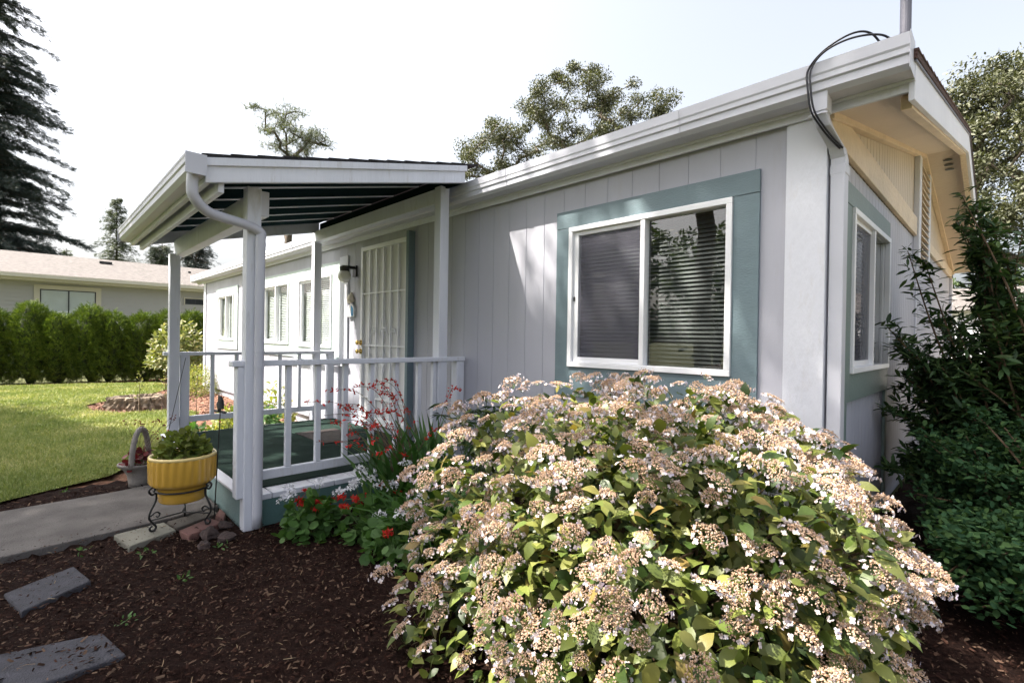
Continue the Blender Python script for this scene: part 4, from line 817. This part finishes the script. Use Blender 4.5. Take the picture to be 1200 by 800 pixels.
# ---------------------------------------------------------------- trees
def grow(trunk, top, tips, mb, r0, rt=.012, n=6, jit=.12):
    """skeleton: greedy attachment of tips to the nearest lower node; then pipe-model radii"""
    nodes = [Vector(trunk)]; par = [-1]; k = 9
    for i in range(1, k+1): nodes.append(Vector(trunk).lerp(Vector(top), i/k)+Vector((rng.normal(), rng.normal(), 0))*jit*.6); par.append(i-1)
    order = sorted(range(len(tips)), key=lambda i: (Vector(tips[i])-Vector(trunk)).length)
    ends = []
    for i in order:
        T_ = Vector(tips[i]); best = min(range(2, len(nodes)), key=lambda j: (nodes[j]-T_).length+(.9*max(0, nodes[j].z-T_.z)))
        b = nodes[best]; L = (T_-b).length; ns = max(1, int(L/.7)); pr_ = best
        for s_ in range(1, ns+1):
            q = b.lerp(T_, s_/ns)+Vector(rng.normal(size=3))*jit*(1 if s_ < ns else 0)+Vector((0, 0, .12*L*math.sin(math.pi*s_/ns)*.6)); nodes.append(q); par.append(pr_); pr_ = len(nodes)-1
        ends.append(pr_)
    w_ = [0]*len(nodes)
    for e in ends:
        while e >= 0: w_[e] += 1; e = par[e]
    mx = max(w_[0], 1)
    rad = [max(rt, r0*(x/mx)**.5) for x in w_]
    ch_ = {}
    for i, q in enumerate(par):
        if q >= 0: ch_.setdefault(q, []).append(i)
    stack = [0]
    while stack:
        s_ = stack.pop(); 
        for j, first in enumerate(sorted(ch_.get(s_, []), key=lambda i: -w_[i])):
            line = [s_, first]; c_ = first
            while ch_.get(c_):
                kids = sorted(ch_[c_], key=lambda i: -w_[i]); 
                nxt = kids[0]
                for o_ in kids[1:]:
                    stack_line.append((c_, o_))
                line.append(nxt); c_ = nxt
            mb.tube([nodes[i] for i in line], [rad[line[1]]]+[rad[i] for i in line[1:]], n, False)
        while stack_line:
            a_, b_ = stack_line.pop(); line = [a_, b_]; c_ = b_
            while ch_.get(c_):
                kids = sorted(ch_[c_], key=lambda i: -w_[i])
                for o_ in kids[1:]: stack_line.append((c_, o_))
                line.append(kids[0]); c_ = kids[0]
            mb.tube([nodes[i] for i in line], [rad[b_]]+[rad[i] for i in line[1:]], n, False)
stack_line = []
def broadleaf(name, lab, trunk, top, tips, clump, leaves, lsize, mat, r0=.2, group=None, keep=None, jit=.12, lv=OV_V, lf=OV_F, oblate=.7):
    t = thing(name, lab, 'tree', trunk, group); mb = MB(); grow(trunk, top, tips, mb, r0, jit=jit); mb.build('trunk', M['bark'], t, smooth=True)
    K = len(tips)*leaves; c = np.repeat(np.array(tips), leaves, 0)
    dd = rdir(K)*rng.uniform(0, 1, K)[:, None]**.5*[clump, clump, clump*oblate]*np.repeat(rng.uniform(.6, 1.3, len(tips)), leaves)[:, None]; p = c+dd
    if keep is not None: k_ = keep(p); p = p[k_]; dd = dd[k_]; K = len(p)
    scatter_mesh('crown', lv, lf, p, norm(dd)*.5+rdir(K), norm(dd)*.4+rdir(K)*.6+[0, 0, .6], lsize*rng.uniform(.6, 1.3, K), mat, t); return t
def crown_pts(c, r, k, fn=None, lo=.35):
    out = []
    while len(out) < k:
        d = rdir(1)[0]; q = np.array(c)+d*np.array(r)*(lo+(1-lo)*rng.uniform()**.5)
        if fn is None or fn(q): out.append(q)
    return out
# shade trees standing outside the picture on the sun side; their crowns are cut away where sun should fall
LXY = np.array([.77/1.8, 1.0/1.8])
def lit(p, soft=.10):
    q = p[:, :2]+p[:, 2:3]*LXY; q = q+rng.normal(size=q.shape)*soft; x, y = q[:, 0], q[:, 1]
    hyd = (x > -1.02-.12*(y+.6)) & (x < 1.15) & (y > -1.9) & (y < .50) 
    hyd &= ~((x > .45) & (y > .12)); hyd &= x < 1.0
    nz = np.sin(x*7.3+1.2*np.sin(y*9))*np.sin(y*11+x*3)
    hyd &= ~((y > .14+.1*np.sin(x*5)) & (nz > -.25)); hyd &= ~((x < -.45) & (y > -.15) & (nz > -.5))
    line = -3.05+(x+10.15)*.31
    lawn = ((x < -5.1) & (y > line)) | ((x < -4.05) & (y > -.9))
    beyond = x < -13
    wedge = (x > -1.5) & (x < -.62+.3*(y-1)) & (y > .9) & (y < 1.3) & (rng.uniform(0, 1, len(x)) < .75)
    dk = (x > -4.4) & (x < -3.1) & (y > -1.45) & (y < -.85) & (np.sin(x*9+y*4) > -.1)
    right = x > 2.3
    return hyd | lawn | wedge | beyond | dk | right
shade = [((-13, -9.6), (-12.2, -8.2, 9.5), (2.6, 2.8, 3.4), 'leafy tree left of the lawn outside the picture'),
         ((-8.5, -9.2), (-8.6, -7.9, 10.3), (3.0, 3.3, 3.8), 'leafy tree standing beside the front walk'),
         ((-4.6, -9.0), (-4.3, -7.5, 10.2), (2.7, 3.2, 3.8), 'leafy tree across from the porch'),
         ((-1.3, -9.4), (-1.0, -7.8, 9.4), (2.4, 3.0, 3.8), 'leafy tree behind the camera on the left')]
for tr, cc, rr, lb in shade:
    tips = crown_pts(cc, (rr[0]*1.12, rr[1], rr[2]), 175, lambda q: q[1] < -4.2)
    broadleaf('shade_tree', lb+', casting the foreground shade', (tr[0], tr[1], 0), (cc[0], cc[1], cc[2]+rr[2]*.3), tips, .85, 210, .17, M['shadeleaf'], .2, 'trees casting shade on the front yard', keep=lambda p: (~lit(p)) & (p[:, 1] < -3.65))
for k, (x, y, h) in enumerate([(-17, -17, 6.5), (-12.5, -19, 7.5), (-8, -18, 6.0), (-3.5, -19, 7.0), (1.5, -18, 6.5), (6, -19, 7.5)]):
    tips = crown_pts((x, y, h*.58), (2.4, 1.8, h*.45), 60)
    broadleaf('street_tree', 'bushy tree across the street behind the camera', (x, y, 0), (x, y, h*.7), tips, .8, 60, .3, M['shadeleaf'], .16, 'trees across the street')
# oak behind the house
def oakfn(q): return True
tips = crown_pts((-13.6, 14.3, 10.6), (2.2, 2.2, 2.4), 60)+crown_pts((-15.7, 12.1, 9.3), (1.7, 1.7, 1.7), 42)+crown_pts((-11.6, 16.2, 10.9), (1.7, 1.7, 1.7), 44)+crown_pts((-13.6, 14.5, 13.1), (.6, .6, .6), 6)+crown_pts((-10.6, 17.1, 11.6), (.9, .9, .8), 12)+crown_pts((-12.6, 15.3, 12.9), (.6, .6, .5), 6)
broadleaf('oak_tree', 'open crowned oak rising behind the roof ridge of the home', (-13.4, 14.4, 0), (-13.4, 14.4, 10.5), tips, .48, 270, .10, M['oakleaf'], .22, jit=.2)
tips = crown_pts((1.7, 25, 8.4), (3.0, 3.0, 4.6), 150)+crown_pts((-.2, 24.7, 11.2), (1.3, 1.3, 1.4), 20)
broadleaf('oak_tree', 'tall dense oak at the right edge beyond the gable', (1.6, 25, 0), (1.6, 25, 9.5), tips, .75, 230, .15, M['oakleaf'], .3, jit=.2)
tips = crown_pts((-2.6, 30, 3.4), (2.5, 2.5, 1.6), 30)
broadleaf('background_tree', 'low green tree visible under the far eave of the gable', (1.5, 30, 0), (1.5, 30, 3.5), [q+np.array([3, 0, 0]) for q in tips], .6, 120, .16, M['shadeleaf'], .15)
def conifer(name, lab, base, H, R0, z0, mat, per=26, step=.42, droop=.35, lsize=.55, prof=None, seed=1, group=None, branch_keep=1.0, nsp=9, cull=False):
    rg = np.random.default_rng(seed); t = thing(name, lab, 'conifer', base, group); mb = MB(); B = Vector(base)
    mb.tube([B, B+Vector((.1, 0, H*.5)), B+Vector((0, 0, H))], [H*.014, H*.008, .02], 8, False); P_, D_, N_, Z_ = [], [], [], []; z = z0
    while z < H-.1:
        f = (z-z0)/(H-z0); Rz = (prof(f) if prof else (1-f)**.75)*R0+.15; nb = max(4, int(7-2*f))
        for b in range(nb):
            if rg.uniform() > branch_keep: continue
            a_ = rg.uniform(0, 6.283); L = Rz*rg.uniform(.55, 1.15); dv = Vector((math.cos(a_), math.sin(a_), 0)); st = B+Vector((0, 0, z)); 
            def pt(s_): return st+dv*L*s_+Vector((0, 0, -droop*L*s_*s_+.12*L*math.sin(s_*2.2)+.10*L*max(0, s_-.75)))
            mb.tube([pt(0), pt(.4), pt(.8), pt(1)], [.03*L/2+.01, .02*L/2+.006, .008, .004], 4, False)
            m_ = int(nsp*max(1, L)*(.25 if (cull and dv.y < -.15) else 1))
            for j in range(m_):
                s_ = rg.uniform(.12, 1.0); side = rg.choice([-1, 1]); q = pt(s_); sd_ = Vector((-dv.y, dv.x, 0))*side
                d_ = (dv*rg.uniform(.3, .9)+sd_*rg.uniform(.2, 1.0)*(1.1-s_)+Vector((0, 0, rg.uniform(-.8, .3)))).normalized()
                P_.append(q+Vector(rg.normal(size=3)*.05)-Vector((0, 0, abs(rg.normal())*.12*lsize*2))); D_.append(d_); N_.append(np.array([0, 0, .35])+rg.normal(size=3)*.6); Z_.append(lsize*rg.uniform(.6, 1.25)*(1.1-.4*s_)*(.6+.4*(1-f)))
        z += step*rg.uniform(.7, 1.2)*(1-.45*f)
    mb.build('trunk', M['bark'], t, smooth=True); scatter_mesh('crown', SPRAY_V, SPRAY_F, np.array([tuple(p) for p in P_]), np.array([tuple(p) for p in D_]), N_, Z_, mat, t); return t
conifer('fir_tree', 'very tall dark fir filling the left edge behind the neighbouring house', (-32, -4.5, 0), 25, 4.0, 2.5, M['conif'], step=.24, lsize=.34, nsp=85, droop=.22, seed=3, cull=True)
conifer('fir_tree', 'slim fir standing alone between the tall dark fir and the porch', (-45, 1.75, 0), 11.1, 1.6, 3, M['conif2'], step=.3, lsize=.34, droop=.1, prof=lambda f: min(1, 1.3*(1-f))**.6*.9, seed=5, nsp=40)
tips = crown_pts((-30.6, 8.5, 13.4), (1.9, 1.9, 1.7), 46)+crown_pts((-31.5, 7.2, 14.9), (.7, .7, .25), 5)+crown_pts((-29.6, 9.8, 13.2), (.9, .9, .6), 9)+crown_pts((-30.6, 8.6, 9.6), (2.3, 2.3, 2.0), 40)
broadleaf('pine_tree', 'broad irregular conifer showing above the porch roof', (-30.6, 8.5, 0), (-30.6, 8.5, 15.2), tips, .55, 75, .22, M['pinefar'], .22, lv=SPRAY_V, lf=SPRAY_F, oblate=.45, jit=.15)
conifer('cedar_tree', 'small dark cedar above the neighbouring roof behind the far porch post', (-30, 2.1, 0), 5.85, 1.1, 1.5, M['conif2'], step=.16, lsize=.4, droop=.1, prof=lambda f: (1-f)**.35, seed=11, nsp=20)
conifer('cedar_tree', 'larger dark cedar just left of the home above the neighbouring roof', (-30, 3.6, 0), 6.7, 1.35, 1.5, M['conif'], step=.16, lsize=.4, droop=.1, prof=lambda f: (1-f)**.35, seed=12, nsp=20)
conifer('fir_tree', 'tiny distant fir top showing over the neighbouring roof', (-62, -.25, 0), 9.1, 1.4, 4, M['conif2'], step=.4, lsize=.6, seed=13)
conifer('fir_tree', 'tiny distant conifer top right of the cedars', (-60, 9.3, 0), 9.2, 1.2, 4, M['conif'], step=.4, lsize=.6, seed=14)

# hedge of arborvitae
K = 4600
for k in range(11):
    y = .35-.52*k; x = -14.75-.32*(.35-y); h = 1.74+.05*math.sin(k*2.3)+rng.uniform(-.09, .09); y += rng.uniform(-.07, .07)
    t = thing('arborvitae', 'clipped bright green arborvitae shrub merged into the hedge along the lawn', 'hedge shrub', (x, y, 0), 'arborvitae shrubs of the hedge')
    d = rdir(K); d[:, 2] = np.abs(d[:, 2])*1.0; zz = rng.uniform(0, 1, K)**.85; th_ = rng.uniform(0, 6.283, K); rad = .47*np.sqrt(np.clip(1-zz**6, 0, 1))*(1+.13*np.sin(3*th_+4*zz+k)+.1*np.sin(7*th_+13*zz))*(1-.15*rng.uniform(0, 1, K)**2)
    p = np.stack([x+rad*np.cos(th_), y+rad*np.sin(th_)*.85, h*zz*.97+.03*rng.normal(size=K)+.07*np.sin(9*th_+k)*zz**4+.06*rng.uniform(0, 1, K)**4], 1); out = np.stack([np.cos(th_), np.sin(th_), zz*.6], 1)
    scatter_mesh('foliage', SPRAY_V, SPRAY_F, p, out*.8+[0, 0, .55]+rng.normal(size=(K, 3))*.45, out+rng.normal(size=(K, 3))*.6, rng.uniform(.06, .15, K), M['arbor'], t)
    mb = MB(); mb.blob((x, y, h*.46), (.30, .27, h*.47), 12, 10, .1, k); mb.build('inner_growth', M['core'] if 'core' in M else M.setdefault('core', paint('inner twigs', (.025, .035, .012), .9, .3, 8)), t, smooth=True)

leafy('rhododendron', 'sunlit shrub with pale yellowish leaves in front of the right end of the hedge', 'shrub', (-13.0, -.25, .45), .62, 1.1, 1500, .13, M['rhod'], OV_V, OV_F, shell=.35, stems=True)
mb = MB()
leafy('heather_shrub', 'low golden green shrub beside the far corner of the home', 'shrub', (-10.9, -.30, 0), .42, .62, 2200, .07, M['golden'], NAR_V, NAR_F, shell=.3, out=.8, up=.2)
for (x, y, r, h, lb, mt) in [(-6.3, -.38, .24, .62, 'yellow green broad leaved plant standing behind the far porch rail', 'golden'), (-5.95, -.6, .22, .30, 'low leafy plant right behind the middle of the far railing', 'geran'), (-6.6, -.8, .25, .28, 'low green plant left of the broad leaved one behind the railing', 'golden'), (-7.4, -.35, .25, .30, 'low plant by the sunlit wall beyond the white rocks', 'geran'), (-5.8, -1.05, .22, .28, 'low leafy plant behind the left part of the far railing', 'golden'), (-5.75, -1.45, .2, .22, 'low leafy plant just outside the far deck corner', 'geran')]:
    leafy('bed_plant', lb, 'plant', (x, y, 0), r, h, 260, .085, M[mt], LEAF_V, LEAF_F, 'plants in the bed beyond the porch', shell=.25)
for k in range(11):
    r = rng.uniform(.05, .09); mb = MB(); mb.blob((0, 0, 0), (r*1.2, r, r*.75), 10, 7, .18, k+20); o = mb.build('white_rock', M['whiterock'], None); o.location = (-7.35+.12*k+rng.normal()*.08, -.85+.05*k+rng.normal()*.09, r*.4); props(o, 'white rock in the row of rocks edging the bed beyond the porch', 'rock', 'white rocks beyond the porch')
# stump
sp_ = thing('tree_stump', 'broad low grey tree stump with ragged edge in the lawn bed', 'tree stump', (-9.35, -1.45, 0))
mb = MB(); mb.lathe([(.40, -.02), (.39, .06), (.36, .12), (.36, .17), (.34, .20), (.27, .205), (.22, .15), (.1, .16)], (-9.35, -1.45, 0), 90, lambda t, z: 1+.10*math.sin(3*t+1)+.07*math.sin(11*t+9*z)+.06*math.sin(23*t+30*z)+.05*math.sin(37*t)); mb.build('stump_wood', M['stump'], sp_, smooth=False)
for k, (x, y) in enumerate([(-8.6, -1.55), (-8.75, -1.2), (-8.2, -1.05), (-7.9, -.95)]):
    t = thing('dry_flower_stalk', 'thin dry brown flower stalk in front of the stump and hedge', 'dried plant', (x, y, 0), 'dry flower stalks by the stump'); mb = MB(); mb.tube([(x, y, 0), (x+.01, y, .3), (x-.02, y+.01, .62)], .004, 5, False); mb.build('stem', M['stembrown'], t)
    pts = [(x-.01+rng.normal()*.02, y+rng.normal()*.02, z) for z in np.linspace(.25, .64, 16)]; petals_at('seed_heads', pts, .04, M['rhod'], t, 3, .012)

# ---------------------------------------------------------------- neighbouring house
nh = thing('neighbouring_house', 'grey lap sided neighbouring house with pinkish shingle roof behind the hedge', 'house', (-23, -1, 0))
mb = MB(); zz = 0.0; NX = -20.0; NY0, NY1 = -12, 2.6
while zz < 2.78:
    mb.hexa([(NX-.1, NY0, zz), (NX+.022, NY0, zz), (NX+.022, NY1, zz), (NX-.1, NY1, zz), (NX-.1, NY0, zz+.118), (NX+.004, NY0, zz+.118), (NX+.004, NY1, zz+.118), (NX-.1, NY1, zz+.118)]); zz += .118
mb.build('wall', M['nsiding'], nh)
mb = MB(); mb.box(-27, NX-.11, NY0, NY0+.1, 0, 2.7); mb.box(-27, NX-.11, NY1-.1, NY1, 0, 2.7); mb.prism([(-27.1, 2.7), (NX, 2.7), (-23.5, 3.8)], 'y', NY1-.099, NY1-.001); mb.build('end_wall', M['nsiding'], nh)
mb = MB(); NZ = 2.93
mb.hexa([(-23.5, NY0-.4, 3.93), (NX+.5, NY0-.4, NZ-.06), (NX+.5, NY1+.4, NZ-.06), (-23.5, NY1+.4, 3.93), (-23.5, NY0-.4, 3.99), (NX+.5, NY0-.4, NZ), (NX+.5, NY1+.4, NZ), (-23.5, NY1+.4, 3.99)])
mb.hexa([(-27.5, NY0-.4, NZ-.06), (-23.5, NY0-.4, 3.93), (-23.5, NY1+.4, 3.93), (-27.5, NY1+.4, NZ-.06), (-27.5, NY0-.4, NZ), (-23.5, NY0-.4, 3.99), (-23.5, NY1+.4, 3.99), (-27.5, NY1+.4, NZ)])
nr_ = mb.build('roof', M['pinkshingle'], nh)
mb = MB(); mb.box(-22.7, -22.4, -.95, -.6, 3.72, 3.80); mb.build('roof_vent', M['darkframe'], nr_); mb = MB(); mb.tube([(-22.4, 1.3, 3.5), (-22.4, 1.3, 3.85)], .05, 10); mb.build('vent_pipe', M['darkframe'], nr_); mb = MB(); mb.tube([(-22.1, 1.75, 3.4), (-22.1, 1.75, 3.68)], .05, 10); mb.build('vent_pipe', M['darkframe'], nr_)
mb = MB(); mb.box(NX+.46, NX+.50, NY0-.4, NY1+.4, NZ-.20, NZ-.062); mb.box(NX+.51, NX+.62, NY0-.4, NY1+.4, NZ-.13, NZ-.02); mb.box(NX+.025, NX+.459, NY0, NY1, NZ-.21, NZ-.18); mb.build('gutter', M['ncream'], nh, bevel=.004)
for (y0, y1, za, zb, tr_) in ((-2.52, -1.22, 1.7, 2.52, .13), (1.2, 1.85, 2.28, 2.48, .03), (-9, -7, 1.4, 2.5, .13)):
    mb = MB(); mb.box(NX+.024, NX+.05, y0-tr_, y1+tr_, zb, zb+tr_); mb.box(NX+.024, NX+.05, y0-tr_, y0, za-tr_, zb); mb.box(NX+.024, NX+.05, y1, y1+tr_, za-tr_, zb); f = mb.build('window', M['ncream'], nh)
    mb = MB()
    for q in (y0, (y0+y1)/2-.015, y1-.03): mb.box(NX+.024, NX+.045, q, q+.03, za, zb-.001)
    mb.box(NX+.024, NX+.044, y0, y1, zb-.03, zb-.002); mb.build('sash', M['darkframe'], f)
    mb = MB(); mb.quad((NX+.034, y0+.03, za), (NX+.034, y1-.03, za), (NX+.034, y1-.03, zb-.03), (NX+.034, y0+.03, zb-.03)); mb.build('pane', M['glass'], f)
    mb = MB(); mb.quad((NX+.026, y0+.03, za), (NX+.026, y1-.03, za), (NX+.026, y1-.03, zb-.03), (NX+.026, y0+.03, zb-.03)); mb.build('curtain', M['blindw'] if tr_ > .1 else M['darkframe'], f)
# pale building glimpsed past the gable
gb = thing('garden_shed', 'white sided shed glimpsed past the far end of the gable wall', 'shed', (1.2, 16, 0))
mb = MB(); zz = 0
while zz < 2.2: mb.hexa([(-1, 15.98, zz), (3.4, 15.98, zz), (3.4, 16.1, zz), (-1, 16.1, zz), (-1, 15.995, zz+.14), (3.4, 15.995, zz+.14), (3.4, 16.1, zz+.14), (-1, 16.1, zz+.14)]); zz += .14
mb.build('wall', M['vinyl'], gb)
mb = MB(); mb.prism([(15.7, 2.2), (19.2, 2.2), (17.4, 2.95)], 'x', -1.2, 3.6); mb.build('roof', M['pinkshingle'], gb)
bpy.context.view_layer.update()
